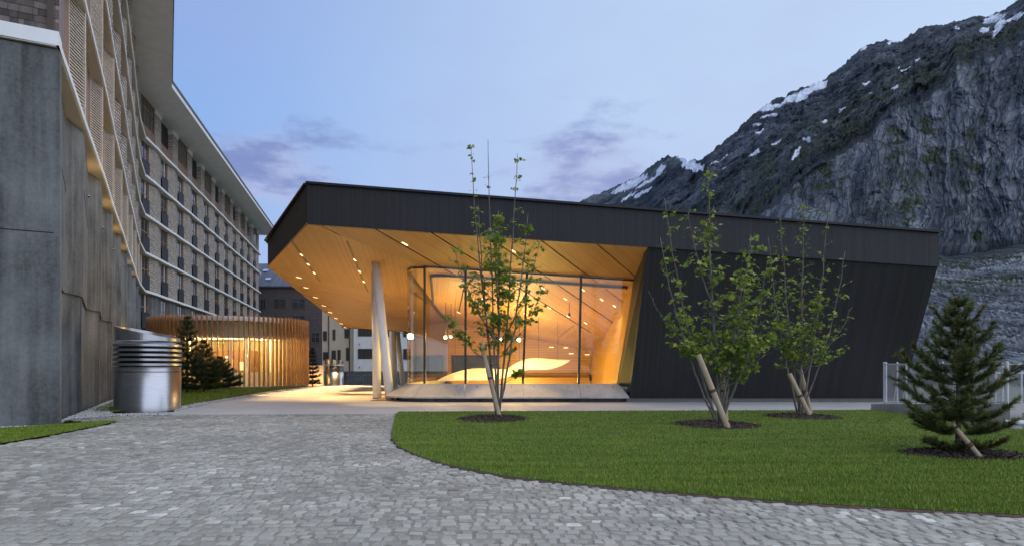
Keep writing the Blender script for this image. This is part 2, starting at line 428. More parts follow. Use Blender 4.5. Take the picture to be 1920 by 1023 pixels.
# ------------------------------------------------------------------ cobbles
t = NT('granite_sett'); co = t.co(); tone = t.attr('tone'); warmth = t.attr('warm')
g1 = t.noise(co, 75, 6, 0.75); g2 = t.noise(co, 11, 5, 0.6, 1.2); g3 = t.noise(co, 0.45, 6, 0.65)
f = t.math('ADD', t.math('MULTIPLY', tone, 0.62), t.math('ADD', t.math('MULTIPLY', g1, 0.62), t.math('MULTIPLY', g2, 0.22)))
f = t.math('ADD', f, t.math('MULTIPLY', t.math('SUBTRACT', g3, 0.5), 0.75))
col = t.ramp(f, [(0.38, (0.130, 0.122, 0.102)), (0.66, (0.275, 0.262, 0.222)), (0.92, (0.46, 0.44, 0.375)), (1.10, (0.63, 0.605, 0.53))])
col = t.mix(t.math('MULTIPLY', warmth, 0.5), col, (0.34, 0.29, 0.22))
t.bump(t.math('ADD', t.math('MULTIPLY', g1, 0.35), g2), 0.55, 0.012)
M['cobble'] = t.done(col, 0.55, 0, 0.35)

def cobble_arrays():
    """rows of setts, each with its own size, skew and tone"""
    out = []
    y = 3.0; row = 0
    r = np.random.default_rng(5)
    while y < 18.4:
        h = 0.126*r.uniform(0.86, 1.16)
        xl, xr = -max(4.6, 1.02*y+1.0), max(5.0, 1.0*y+1.2)
        if y > 6: xr = min(xr, 3.5 if y < 7.2 else 0.5)
        if y < 7: xr = min(xr, 7.5)
        x = xl+r.uniform(0, 0.1)
        while x < xr:
            w = 0.106*r.uniform(0.70, 1.40)
            out.append((x+w/2, y+h/2, w, h))
            x += w
        y += h; row += 1
    A = np.array(out)
    # the rows sway like hand-laid courses
    A[:, 1] += 0.10*np.sin(A[:, 0]*0.55+0.7)+0.05*np.sin(A[:, 0]*1.9+A[:, 1]*0.4)+r.normal(0, 0.006, len(A))
    A[:, 0] += 0.05*np.sin(A[:, 1]*1.3)+r.normal(0, 0.004, len(A))
    m = inside(cob_bed, A[:, 0], A[:, 1])
    return A[m]
CB = cobble_arrays()
_r = np.random.default_rng(9)
NC = len(CB)
tone = np.clip(_r.normal(0.47, 0.135, NC), 0, 1.1); tone[_r.random(NC) < 0.04] += 0.20
warm = np.clip(_r.normal(0.05, 0.14, NC), 0, 0.5)
def sett_geo(cx, cy, w, h, r, full):
    """local-space rounded sett: outline, chamfer and a slightly domed uneven top"""
    j = lambda s: r.normal(0, s)
    gap = 0.011
    hw, hh = w/2-gap, h/2-gap; c = 0.26*min(hw, hh)*r.uniform(0.3, 1.2); sk = j(0.007)
    if full:
        ring = [(-hw+c, -hh), (hw-c, -hh), (hw, -hh+c), (hw, hh-c), (hw-c, hh), (-hw+c, hh), (-hw, hh-c), (-hw, -hh+c)]
    else:
        ring = [(-hw, -hh), (hw, -hh), (hw, hh), (-hw, hh)]
    ring = [(x+sk*y/hh+j(0.0022), y+j(0.0022)) for x, y in ring]
    n = len(ring); tz = j(0.003); tx, ty = j(0.035), j(0.03)
    low = [(x, y, -0.03) for x, y in ring]
    edge = [(x*0.985, y*0.985, -0.0085+tz+tx*x+ty*y) for x, y in ring]
    vs = low+edge
    fs = [(i, (i+1) % n, n+(i+1) % n, n+i) for i in range(n)]
    if full:
        k = 0.80
        vs += [(x*k, y*k, -0.001+tz+tx*x+ty*y+j(0.0008)) for x, y in ring]
        fs += [(n+i, n+(i+1) % n, 2*n+(i+1) % n, 2*n+i) for i in range(n)]+[tuple(range(2*n, 3*n))]
    else:
        vs += [(x*0.8, y*0.8, -0.001+tz+tx*x+ty*y) for x, y in ring]
        fs += [(n+i, n+(i+1) % n, 2*n+(i+1) % n, 2*n+i) for i in range(n)]+[tuple(range(2*n, 3*n))]
    return vs, fs
px_ = 960+FPX*CB[:, 0]/CB[:, 1]; py_ = 692+FPX*CAMH/CB[:, 1]
vis = (px_ > 6) & (px_ < 1914) & (py_ < 1016)
order = np.argsort(np.where(vis, CB[:, 1], 1e9))
near = set(order[:300].tolist())
pave = obj('cobblestone_pavement', None, loc=(0, 6, 0)) if False else bpy.data.objects.new('cobblestone_pavement', None)
vs_, fs_, ta, wa = [], [], [], []
for i in range(NC):
    if i in near: continue
    cx, cy, w, h = CB[i]
    v, f = sett_geo(cx, cy, w, h, _r, cy < 12.0)
    b = len(vs_)
    vs_ += [(x+cx, y+cy, z) for x, y, z in v]; fs_ += [tuple(k+b for k in q) for q in f]
    ta += [tone[i]]*len(v); wa += [warm[i]]*len(v)
me = bpy.data.meshes.new('cobblestone_field'); me.from_pydata(vs_, [], fs_); me.materials.append(M['cobble'])
for an, av in (('tone', ta), ('warm', wa)):
    a = me.attributes.new(an, 'FLOAT', 'POINT'); a.data.foreach_set('value', np.array(av, np.float32))
me.update()
pave = obj('cobblestone_pavement', None); pave['kind'] = 'structure'; pave['label'] = 'grey granite cobblestone paving laid in rows across the forecourt'
fo = obj('cobblestone_field', me, pave, kind='stuff')
variants = []
for k in range(40):
    v, f = sett_geo(0, 0, 0.106, 0.126, _r, True)
    mm = bpy.data.meshes.new('cobblestone'); mm.from_pydata(v, [], f); mm.materials.append(M['cobble'])
    tt = float(np.clip(0.24+0.48*((k*13) % 40)/40, 0, 1)) if k % 20 else 0.76
    for an, av in (('tone', tt), ('warm', 0.25*(k % 5 == 0)+0.04)):
        a = mm.attributes.new(an, 'FLOAT', 'POINT'); a.data.foreach_set('value', np.full(len(v), av, np.float32))
    variants.append((tt, mm))
variants.sort(key=lambda q: q[0])
for i in sorted(near):
    cx, cy, w, h = CB[i]
    k = int(np.clip(tone[i]*39+_r.normal(0, 3), 0, 39))
    o = obj('cobblestone', variants[k][1], pave, (cx, cy, 0)); o.scale = (w/0.106, h/0.126, 1)
# ------------------------------------------------------------------ lawns
lawn = [G(741, 778), G(748, 772), G(1000, 771), G(1300, 770), G(1640, 768.5), G(1700, 777), G(1780, 786), G(1860, 800), G(1960, 812), (14, 12.0), (14, 6.0), G(1925, 967.5), G(1700, 956), G(1500, 944),
        G(1350, 931.5), G(1200, 919), G(1060, 906), G(950, 894), G(850, 875), G(790, 857), G(748, 838), G(735, 822), G(733, 812), G(737, 797)]
patch_a = [G(-250, 806), G(0, 803.5), G(100, 797.5), G(222, 789), G(190, 797), G(100, 815), G(0, 832), (-14, 9.3), (-16, 12)]
patch_b = [G(329, 763.5), G(400, 749), G(440, 742.5), G(520, 730), G(575, 724.5), G(560, 722.5), G(440, 722.5), G(330, 727), G(240, 740), G(215, 752), G(185, 764), G(176, 771.5), G(212, 772)]
def lawn_mat(name, a, b, c):
    t = NT(name); co = t.co(); n1 = t.noise(t.co((1, 2.6, 1)), 1.1, 6, 0.6); n2 = t.noise(co, 60, 4, 0.7)
    f = t.math('ADD', t.math('MULTIPLY', n1, 0.6), t.math('MULTIPLY', n2, 0.4))
    t.bump(n2, 0.8, 0.02)
    return t.done(t.ramp(f, [(0.35, a), (0.5, b), (0.66, c)]), 0.9)
M['lawn'] = lawn_mat('lawn_turf', (0.04, 0.075, 0.012), (0.072, 0.118, 0.02), (0.12, 0.165, 0.035))
t = NT('grass_blade'); n1 = t.noise(t.co((0.35, 2.2, 1)), 1.3, 7, 0.68); tn = t.attr('tone')
col = t.ramp(t.math('ADD', t.math('MULTIPLY', n1, 0.6), t.math('MULTIPLY', tn, 0.5)), [(0.36, (0.055, 0.115, 0.010)), (0.54, (0.145, 0.235, 0.018)), (0.72, (0.33, 0.38, 0.055))])
M['blade'] = t.done(col, 0.6, 0, 0.3)
def mound(x, y): return 0.022
for nm, poly in (('lawn', lawn), ('lawn', patch_a), ('lawn', patch_b)):
    sheet(nm, poly, 0.016, M['lawn'])
mulch_beds = []   # (cx, cy, rx, ry): no grass grows here; filled in before the blades are made
def grass(name, poly, count, near_power, hgt, seed, avoid=()):
    r = np.random.default_rng(seed)
    xs = np.array([p[0] for p in poly]); ys = np.array([p[1] for p in poly])
    X = []; Y = []; need = count
    while need > 0:
        n = need*4+1000
        u = r.random(n)
        a, b = ys.min(), ys.max()
        if near_power:  # more blades where they show larger
            k = 1-near_power
            y = (a**k+u*(b**k-a**k))**(1/k)
        else: y = a+u*(b-a)
        x = r.uniform(xs.min(), xs.max(), n)
        m = inside(poly, x, y) & (np.abs(x) < 0.80*y+0.7)
        for (cx, cy, rx, ry) in avoid: m &= ((x-cx)/rx)**2+((y-cy)/ry)**2 > r.uniform(0.8, 1.05, n)
        X.append(x[m]); Y.append(y[m]); need -= int(m.sum())
    X = np.concatenate(X)[:count]; Y = np.concatenate(Y)[:count]; N = len(X)
    h = hgt*r.uniform(0.6, 1.35, N); az = r.uniform(0, 2*np.pi, N); wd = r.uniform(0.0022, 0.0042, N)*(0.6+Y*0.09)
    ln = r.normal(0, 0.42, N)*h; la = r.uniform(0, 2*np.pi, N)
    V = np.zeros((N, 3, 3))
    V[:, 0] = np.stack([X-np.cos(az)*wd, Y-np.sin(az)*wd, np.full(N, 0.012)], 1)
    V[:, 1] = np.stack([X+np.cos(az)*wd, Y+np.sin(az)*wd, np.full(N, 0.012)], 1)
    V[:, 2] = np.stack([X+np.cos(la)*ln, Y+np.sin(la)*ln, 0.016+h], 1)
    tn = np.repeat(np.clip(r.normal(0.5, 0.28, N), 0, 1), 3)
    o = obj(name, npmesh(name, V.reshape(-1, 3), np.arange(3*N).reshape(N, 3), M['blade'], attrs={'tone': tn}))
    o['kind'] = 'stuff'
    return o
# ------------------------------------------------------------------ concert hall
def zA(x, y): return 5.85-0.0667*(x+2.906)-0.277*(y-23.25)
def zB(x, y): return 6.15-0.1937*(x+6.975)-0.1281*(y-23.25)
P1 = (-6.975, 23.25); P2 = (-11.27, 31.5); F2 = (-4.86, 33.08); P4 = (-12.8, 52.0)
_a = Vector((P2[0], P2[1], zB(*P2))); _b = Vector((F2[0], F2[1], zB(*F2))); _c = Vector((P4[0], P4[1], CAMH+(692-614)/FPX*52.0))
_n = (_b-_a).cross(_c-_a)
def zC(x, y): return _a.z-(_n.x*(x-_a.x)+_n.y*(y-_a.y))/_n.z
def ray(px, py, zf):
    """where the sight line of a photograph pixel meets a roof plane"""
    k, s = (px-960)/FPX, (692-py)/FPX
    lo, hi = 15.0, 120.0
    f = lambda Y: CAMH+s*Y-zf(k*Y, Y)
    for _ in range(60):
        m = (lo+hi)/2
        if f(lo)*f(m) <= 0: hi = m
        else: lo = m
    return (k*lo, lo)
P5 = ray(772, 622, zC)
XR_T, XR_B = 4.63, 4.33      # left edge of the black wall, top and bottom
hall = thing('concert_hall', 'black timber clad concert hall with folded roof, glowing oak soffit and tall glass front', 'concert hall', (2, 24, 0))
YB = 37.5                     # back wall of the room behind the glass
# --- soffit panels between recessed joints
GAP = 0.06
def panels(region, zf, d, offs, mat, name='soffit_panel', thick=0.05):
    L = math.hypot(*d); d = (d[0]/L, d[1]/L); n = (d[1], -d[0])
    offs = [-1e3]+sorted(offs)+[1e3]
    for a, b in zip(offs, offs[1:]):
        p = clip(clip(region, n, b-GAP/2), (-n[0], -n[1]), -(a+GAP/2))
        if len(p) < 3 or abs(area2(p)) < 0.05: continue
        m = MB().prism(p, zf, lambda x, y: zf(x, y)+thick)
        obj(name, m.mesh(name, mat), hall)
def perp(d, p):
    L = math.hypot(*d); return (d[1]*p[0]-d[0]*p[1])/L
dA, dB, dC = (2.53, 3.5), (-0.12, 1.0), (6.41, 1.58)
# fold between A and B: zA = zB
def foldAB(y): return (5.85-0.0667*2.906-6.15+0.1937*6.975-(0.277-0.1281)*(y-23.25))/(0.0667-0.1937)
fa, fb = (foldAB(23.25), 23.25), (foldAB(35.2), 35.2)
nAB = (fb[1]-fa[1], -(fb[0]-fa[0]))           # points to the right / front: side A
cAB = nAB[0]*fa[0]+nAB[1]*fa[1]
nC = (-dC[1], dC[0]); cC = nC[0]*P2[0]+nC[1]*P2[1]     # beyond fold two
room = [(-12.0, 23.25), (4.64, 23.25), (4.9, YB), (-12.0, YB)]
inner = (4.9, YB)
regA = clip([(P1[0], 23.28), (4.62, 23.28), (4.62, YB), (-8, YB), (-8, 23.28)], (-nAB[0], -nAB[1]), -cAB)
GL = lambda y: -4.1+(y-27.1)*0.55/10.4          # left glass line in plan
left_poly = [P1, P2, P4, P5, (GL(37.6), 37.6), (4.62, 37.6), (4.62, 23.28)]
def convex_clip(poly, cuts):
    for n, d in cuts: poly = clip(poly, n, d)
    return poly
hull = [P1, (4.62, 23.28), (4.62, 60), (-30, 60), (-30, 23.28)]
eL1 = (-(P2[1]-P1[1]), (P2[0]-P1[0])); eL1 = (eL1[0], eL1[1])
regB = convex_clip([(4.62, 23.3), (4.62, 40), (-14, 40), (-14, 23.3)], [
    (nAB, cAB), (nC, cC), ((-8.25, -4.295), -8.25*P1[0]-4.295*P1[1])])
regC_out = [P2, (P2[0]+(GL(32.9)-P2[0]), P2[1]+(GL(32.9)-P2[0])*1.58/6.41), (GL(37.6), 37.6), (GL(37.6), 49.5), P5, P4]
regC_in = convex_clip([(GL(32.9), 32.9), (4.62, 32.0), (4.62, YB), (GL(YB), YB)], [((-nC[0], -nC[1]), -cC)])
offA = [perp(dA, (x, 23.25)) for x in (3.85*.75-1.9*-1, 3.85*.75, 1.3*.75, -1.1*.75, -3.65*.75, -6.2*.75)]
offA = [perp(dA, (x, 23.25)) for x in (2.89, 0.98, -0.83, -2.74, -4.65, -6.5)]+[perp(dA, (x, 23.25)) for x in (-8.4, -10.3)]
panels(regA, zA, dA, offA, M['oak_a'])
offB = [perp(dB, ray(573, 488, zB)), perp(dB, ray(670, 498, zB))]
slots = [(ray(546, 450, zB), ray(601, 528, zB)), (ray(651, 452, zB), ray(690, 547, zB))]
panels(regB, zB, dB, [perp(dB, (x, 30)) for x in (-2.2, 0.4, 3.0)], M['oak_b'])
lights_c = [(573.6, 538.9), (591, 557), (607, 572.5), (619, 585), (630, 596), (640, 606), (648, 613.2)]
offC = [perp(dC, ray(x, y, zC)) for x, y in lights_c[:6]]
panels(regC_out, zC, dC, offC, M['oak_c'])
panels(regC_in, zC, dC, offC, M['oak_c'])
M['liner'] = simple('dark_liner', (0.03, 0.022, 0.016), 0.9)
lin = MB()
for reg, zf in ((regA, zA), (regB, zB), (regC_out, zC), (regC_in, zC)):
    lin.prism(reg, lambda x, y: zf(x, y)+0.07, lambda x, y: zf(x, y)+0.10)
obj('soffit_liner', lin.mesh('soffit_liner', M['liner']), hall)
# --- roof and fascia
def zt(x): return 7.50+(x-P1[0])*(5.83-7.50)/(14.53-P1[0])
z1t, z2t = zt(P1[0]), 7.08
XE = 14.53
FT = 0.16
def fz(x): return 6.14+(x-P1[0])*(4.69-6.14)/(XE-P1[0])
f = MB()   # front fascia, in cladding bays
nb = 9
for i in range(nb):
    a = P1[0]+(XE-P1[0])*i/nb; b = P1[0]+(XE-P1[0])*(i+1)/nb
    q = MB().hexa([(a, 23.25, fz(a)), (b, 23.25, fz(b)), (b, 23.25+FT, fz(b)), (a, 23.25+FT, fz(a))],
                  [(a, 23.25, zt(a)), (b, 23.25, zt(b)), (b, 23.25+FT, zt(b)), (a, 23.25+FT, zt(a))])
    f.v, f.f, f.m = (f.v, f.f, f.m)
    f.add(q.v, q.f)
m_f = MB().hexa([(P1[0], 23.25, fz(P1[0])), (XE, 23.25, fz(XE)), (XE, 23.25+FT, fz(XE)), (P1[0]+0.1, 23.25+FT, fz(P1[0]))],
                [(P1[0], 23.25, z1t), (XE, 23.25, zt(XE)), (XE, 23.25+FT, zt(XE)), (P1[0]+0.1, 23.25+FT, z1t)])
obj('front_fascia', m_f.mesh('front_fascia', M['black_wood']), hall)
e = Vector((P2[0]-P1[0], P2[1]-P1[1])).normalized(); en = Vector((e.y, -e.x))
z2b = zB(*P2)
def leftface(name, A, B, za0, za1, zb0, zb1, mat, th=FT, off=0.0):
    d = Vector((B[0]-A[0], B[1]-A[1])).normalized(); n = Vector((d.y, -d.x))
    A = Vector(A)-n*off; B = Vector(B)-n*off
    q = MB().hexa([(A.x, A.y, za0), (A.x+n.x*th, A.y+n.y*th, za0), (B.x+n.x*th, B.y+n.y*th, zb0), (B.x, B.y, zb0)],
                  [(A.x, A.y, za1), (A.x+n.x*th, A.y+n.y*th, za1), (B.x+n.x*th, B.y+n.y*th, zb1), (B.x, B.y, zb1)])
    return obj(name, q.mesh(name, mat), hall)
leftface('side_fascia', (P1[0]+0.004, P1[1]+0.006), P2, 6.14, z1t, z2b, z2t, M['black_wood'])
z4b, z4t = zC(*P4), zC(*P4)+1.1
leftface('side_fascia', (P2[0]+0.003, P2[1]+0.01), P4, z2b, z2t, z4b, z4t, M['black_wood'])
leftface('rear_fascia', P4, P5, z4b, z4t, zC(*P5), zC(*P5)+1.1, M['black_wood'])
# roof deck
rt = MB(); top = [(P1[0]+0.1, 23.36, z1t-0.02), (XE-0.02, 23.36, zt(XE)-0.02), (XE-0.02, 52, 5.6), (P4[0]+0.2, 51.9, z4t-0.02), (P2[0]+0.1, 31.5, z2t-0.02)]
rt.add(top, [(0, 1, 2), (0, 2, 3), (0, 3, 4)])
obj('roof_deck', rt.mesh('roof_deck', M['black_metal']), hall)
# coping along the roof edge
cp = MB()
def bar(b, A, B, w, h):
    A, B = Vector(A), Vector(B); d = (B-A); d.z = 0; d.normalize(); n = Vector((d.y, -d.x, 0))
    b.hexa([A-n*w, A+n*w, B+n*w, B-n*w], [A-n*w+Vector((0, 0, h)), A+n*w+Vector((0, 0, h)), B+n*w+Vector((0, 0, h)), B-n*w+Vector((0, 0, h))])
A0 = (P1[0]-0.03, 23.28, z1t+0.003)
bar(cp, A0, (XE+0.03, 23.28, zt(XE)+0.003), 0.13, 0.075)
obj('roof_coping', cp.mesh('roof_coping', M['black_metal']), hall)
cp = MB(); bar(cp, (P1[0]-0.04, 23.43, z1t+0.003), (P2[0]-0.03, 31.5, z2t+0.003), 0.13, 0.075)
bar(cp, (P2[0]-0.03, 31.66, z2t+0.003), (P4[0], 52, z4t+0.003), 0.13, 0.075)
obj('roof_coping', cp.mesh('roof_coping', M['black_metal']), hall)
# --- leaning black wall
WB, WT = 25.2, 23.32
w = MB().hexa([(XR_B, WB, 0.16), (14.40, WB, 0.16), (14.40, WB+0.35, 0.16), (XR_B-0.05, WB+0.35, 0.16)],
              [(XR_T, WT, fz(XR_T)-0.004), (XE, WT, fz(XE)-0.004), (XE, WT+0.35, fz(XE)-0.004), (XR_T-0.05, WT+0.35, fz(XR_T)-0.004)])
obj('leaning_wall', w.mesh('leaning_wall', M['black_wood']), hall)
w = MB().hexa([(14.40, WB+0.36, 0.0), (14.40, 52, 0.0), (14.1, 52, 0), (14.1, WB+0.36, 0)],
              [(XE, WT+0.36, fz(XE)), (XE, 52, 5.5), (14.2, 52, 5.5), (14.2, WT+0.36, fz(XE))])
obj('side_wall', w.mesh('side_wall', M['black_wood']), hall)
w = MB().hexa([(XE, 23.42, fz(XE)+0.003), (XE, 52, 4.6), (14.3, 52, 4.6), (14.3, 23.42, fz(XE)+0.003)], [(XE, 23.42, zt(XE)-0.03), (XE, 52, 5.58), (14.3, 52, 5.58), (14.3, 23.42, zt(XE)-0.03)])
obj('side_fascia', w.mesh('side_fascia', M['black_wood']), hall)
obj('wall_base', MB().bx(XR_B-0.1, 14.42, WB+0.06, WB+0.30, -0.05, 0.15).mesh('wall_base', simple('plinth_metal', (0.12, 0.115, 0.10), 0.6)), hall)
# jamb at the end of the glass: dark timber, then an oak reveal
w = MB().hexa([(XR_B-0.33, 25.86, 0.60), (XR_B-0.003, WB+0.03, 0.60), (XR_B-0.003, WB+0.32, 0.60), (XR_B-0.20, 25.98, 0.60)],
              [(4.60, 25.80, 4.60), (XR_T-0.004, WT+0.04, 5.28), (XR_T-0.004, WT+0.34, 5.28), (4.66, 25.90, 4.58)])
obj('jamb', w.mesh('jamb', simple('jamb_timber', (0.016, 0.011, 0.008), 0.5)), hall)
# interior oak wall on the right, floor, back wall
def xin(y, z): return 3.99+0.168*(z-0.67)+0.0205*(y-25.9)
w = MB().hexa([(xin(26.0, -3), 26.0, -3), (xin(26, -3)+0.1, 26.0, -3), (xin(YB, -3)+0.1, YB, -3), (xin(YB, -3), YB, -3)],
              [(xin(26.0, 4.6), 26.0, 4.6), (xin(26, 4.6)+0.1, 26.0, 4.6), (xin(YB, 1.6)+0.1, YB, 2.6), (xin(YB, 2.6), YB, 2.6)])
obj('oak_side_wall', w.mesh('oak_side_wall', M['oak_side']), hall)
obj('oak_back_wall', MB().bx(GL(YB), 4.9, YB, YB+0.2, -3, 4.6).mesh('oak_back_wall', M['oak_wall']), hall)
obj('hall_floor', MB().bx(-5.4, 4.9, 26.1, YB, 0.01, 0.03).mesh('hall_floor', simple('hall_floor', (0.30, 0.18, 0.09), 0.35)), hall)
# balcony band and control-room window on the back wall
obj('balcony_front', MB().bx(GL(36.4)+0.4, 4.3, 36.2, 36.4, -1.2, 0.78).mesh('balcony_front', M['oak_wall']), hall)
gw = MB()
for z in (1.02, 1.45, 1.90): gw.bx(-3.3, -0.7, YB-0.10, YB-0.02, z, z+0.06)
for x in (-3.3, -2.5, -1.6, -0.76): gw.bx(x, x+0.06, YB-0.12, YB-0.03, 0.95, 2.0)
rw = obj('control_room_window', gw.mesh('control_room_window', M['dark_metal']), hall)
obj('pane', MB().bx(-3.3, -0.7, YB-0.02, YB-0.005, 0.95, 1.98).mesh('pane', simple('control_pane', (0.05, 0.055, 0.06), 0.15)), rw)
# --- glass front
gpts = [(4.30, 25.9), (2.53, 25.9), (0.41, 25.9), (-1.76, 25.9), (-2.95, 25.9)]
arc = [(-2.95+1.2*math.cos(R(a)), 27.1+1.2*math.sin(R(a))) for a in (252, 234, 216, 198, 180)]
back = [(GL(y), y) for y in (30.5, 34.0, 37.4)]
ZG = 0.67
def ceil_z(x, y): return max(zA(x, y), zB(x, y)) if perp(dC, (x, y)) > perp(dC, P2) else max(zA(x, y), zC(x, y))
mtop = {0: 4.66, 1: 2.62, 2: 0.57, 3: -1.76}
segs = [([0, 1]), ([1, 2]), ([2, 3])]
def pane(A, B, At, Bt, name='glass_pane'):
    d = Vector((B[0]-A[0], B[1]-A[1])).normalized(); n = Vector((-d.y, d.x))*0.012
    za, zb = ceil_z(*At)-0.006, ceil_z(*Bt)-0.006
    q = MB().hexa([(A[0], A[1], ZG), (B[0], B[1], ZG), (B[0]+n.x, B[1]+n.y, ZG), (A[0]+n.x, A[1]+n.y, ZG)],
                  [(At[0], At[1], za), (Bt[0], Bt[1], zb), (Bt[0]+n.x, Bt[1]+n.y, zb), (At[0]+n.x, At[1]+n.y, za)])
    obj(name, q.mesh(name, M['glass']), hall)
for i, j in segs:
    pane(gpts[j], gpts[i], (mtop[j], 25.9), (mtop[i], 25.9))
curve = [gpts[3], gpts[4]]+arc
cg = MB(); th = 0.012
cc = [(-1.77, 25.9)]+[(-2.95+1.2*math.cos(R(a)), 27.1+1.2*math.sin(R(a))) for a in range(270, 179, -9)]
ci = [(x, y+th) if k == 0 else (-2.95+(x+2.95)*(1-th), 27.1+(y-27.1)*(1-th)) for k, (x, y) in enumerate(cc)]
for k in range(len(cc)-1):
    a, b, a2, b2 = cc[k], cc[k+1], ci[k], ci[k+1]
    n0 = len(cg.v)
    cg.v += [(a[0], a[1], ZG), (b[0], b[1], ZG), (b[0], b[1], ceil_z(*b)), (a[0], a[1], ceil_z(*a)), (a2[0], a2[1], ZG), (b2[0], b2[1], ZG), (b2[0], b2[1], ceil_z(*b2)), (a2[0], a2[1], ceil_z(*a2))]
    cg.f += [(n0+1, n0, n0+3, n0+2), (n0+4, n0+5, n0+6, n0+7)]; cg.m += [0, 0]
obj('curved_glass_pane', cg.mesh('curved_glass_pane', M['glass'], True), hall)
for A, B in zip([arc[-1]]+back, back): pane(A, B, A, B, 'side_glass_pane')
def mull(A, At, w=0.085):
    q = MB().hexa([(A[0]-w/2, A[1]-0.05, ZG+0.002), (A[0]+w/2, A[1]-0.05, ZG+0.002), (A[0]+w/2, A[1]+0.07, ZG+0.002), (A[0]-w/2, A[1]+0.07, ZG+0.002)],
                  [(At[0]-w/2, At[1]-0.05, ceil_z(*At)-0.003), (At[0]+w/2, At[1]-0.05, ceil_z(*At)-0.003), (At[0]+w/2, At[1]+0.07, ceil_z(*At)-0.02), (At[0]-w/2, At[1]+0.07, ceil_z(*At)-0.02)])
    obj('mullion', q.mesh('mullion', M['mullion']), hall)
for i in (1, 2, 3): mull(gpts[i], (mtop[i], 25.9))
mull((-3.32, 25.95), (-3.32, 25.95))
rail = MB(); pth = [(4.62, 25.93), (2.5, 25.93), (0.4, 25.93), (-1.77, 25.93)]+[(-2.95+1.16*math.cos(R(a)), 27.1+1.16*math.sin(R(a))) for a in range(270, 179, -9)]+[(x+0.05, y) for x, y in back]
rail.tube([(x, y, ceil_z(x, y)-0.04) for x, y in pth], 0.035, 6)
obj('glazing_rail', rail.mesh('glazing_rail', M['mullion']), hall)
rail = MB(); pth2 = [(4.5, 26.6), (2.5, 26.6), (0.4, 26.6), (-1.9, 26.6)]+[(-2.5+0.75*math.cos(R(a)), 27.35+0.75*math.sin(R(a))) for a in range(270, 179, -15)]+[(-3.4, 29), (-3.7, 32)]  # second dark rail inside, following the glazing curve
rail.tube([(x, y, ceil_z(x, y)-0.06) for x, y in pth2], 0.05, 6)
obj('inner_rail', rail.mesh('inner_rail', simple('rail_bronze', (0.05, 0.035, 0.02), 0.4)), hall)
# --- slanted concrete bench under the glass, cast in segments
pin = [(4.05, 25.87), (2.53, 25.87), (0.41, 25.87), (-1.76, 25.87), (-2.95, 25.87)]+[(-2.95+1.23*math.cos(R(a)), 27.1+1.23*math.sin(R(a))) for a in (252, 234, 216, 198, 180)]+[(GL(y)-0.03, y) for y in (30, 33, 37)]
def off_pt(k, d):
    a = Vector(pin[max(k-1, 0)]); b = Vector(pin[min(k+1, len(pin)-1)]); t_ = (b-a).normalized(); n = Vector((-t_.y, t_.x))
    return Vector(pin[k])+n*d
outp = [off_pt(k, 0.86 if k < 9 else 0.62) for k in range(len(pin))]; outp[0] = Vector((4.30, 25.01))
recs = [off_pt(k, 0.42) for k in range(len(pin))]; recs[0] = Vector((4.12, 25.46))
cuts = [[0, 1], [1, 2], [2, 3], [3, 4, 5], [5, 6, 7], [7, 8, 9], [9, 10], [10, 11], [11, 12]]
for c in cuts:
    b = MB(); N = len(c)
    prof = []
    for q, k in enumerate(c):
        i0, o0, r0 = Vector(pin[k]), outp[k], recs[k]
        s = 0.006 if q == 0 else (-0.006 if q == N-1 else 0)
        nb_ = Vector(pin[c[1]])-Vector(pin[c[0]]) if q == 0 else Vector(pin[c[-1]])-Vector(pin[c[-2]])
        sh = nb_.normalized()*s
        prof.append([(i0.x+sh.x, i0.y+sh.y, ZG), (o0.x+sh.x, o0.y+sh.y, 0.205), (o0.x+sh.x, o0.y+sh.y, 0.150), (r0.x+sh.x, r0.y+sh.y, 0.12), (i0.x+sh.x, i0.y+sh.y, 0.12)])
    for pr in prof: b.v += pr
    K = 5
    for q in range(N-1):
        for e_ in range(K):
            b.f.append((q*K+e_, q*K+(e_+1) % K, (q+1)*K+(e_+1) % K, (q+1)*K+e_)); b.m.append(0)
    b.f += [tuple(range(K)), tuple(range((N-1)*K+K-1, (N-1)*K-1, -1))]; b.m += [0, 0]
    o = obj('bench_segment', b.mesh('bench_segment', M['concrete_pale']), hall)
    if c in cuts[:4]:
        for tpos in (0.2, 0.8):
            a_, b_ = Vector(pin[c[0]]), Vector(pin[c[-1]]); p_ = a_.lerp(b_, tpos); oo = outp[c[0]].lerp(outp[c[-1]], tpos)
            pp = p_.lerp(oo, 0.25)
            obj('bolt_cap', MB().tube([(pp.x, pp.y, 0.53), (pp.x, pp.y-0.012, 0.565)], 0.022, 8).mesh('bolt_cap', M['dark_metal']), o)
b = MB(); 
for k in range(len(pin)-1):
    a0, a1 = recs[k], recs[k+1]; i0, i1 = Vector(pin[k]), Vector(pin[k+1])
    b.hexa([(a0.x, a0.y, -0.05), (i0.x, i0.y, -0.05), (i1.x, i1.y, -0.05), (a1.x, a1.y, -0.05)], [(a0.x, a0.y, 0.118), (i0.x, i0.y, 0.118), (i1.x, i1.y, 0.118), (a1.x, a1.y, 0.118)])
obj('bench_footing', b.mesh('bench_footing', M['concrete']), hall)
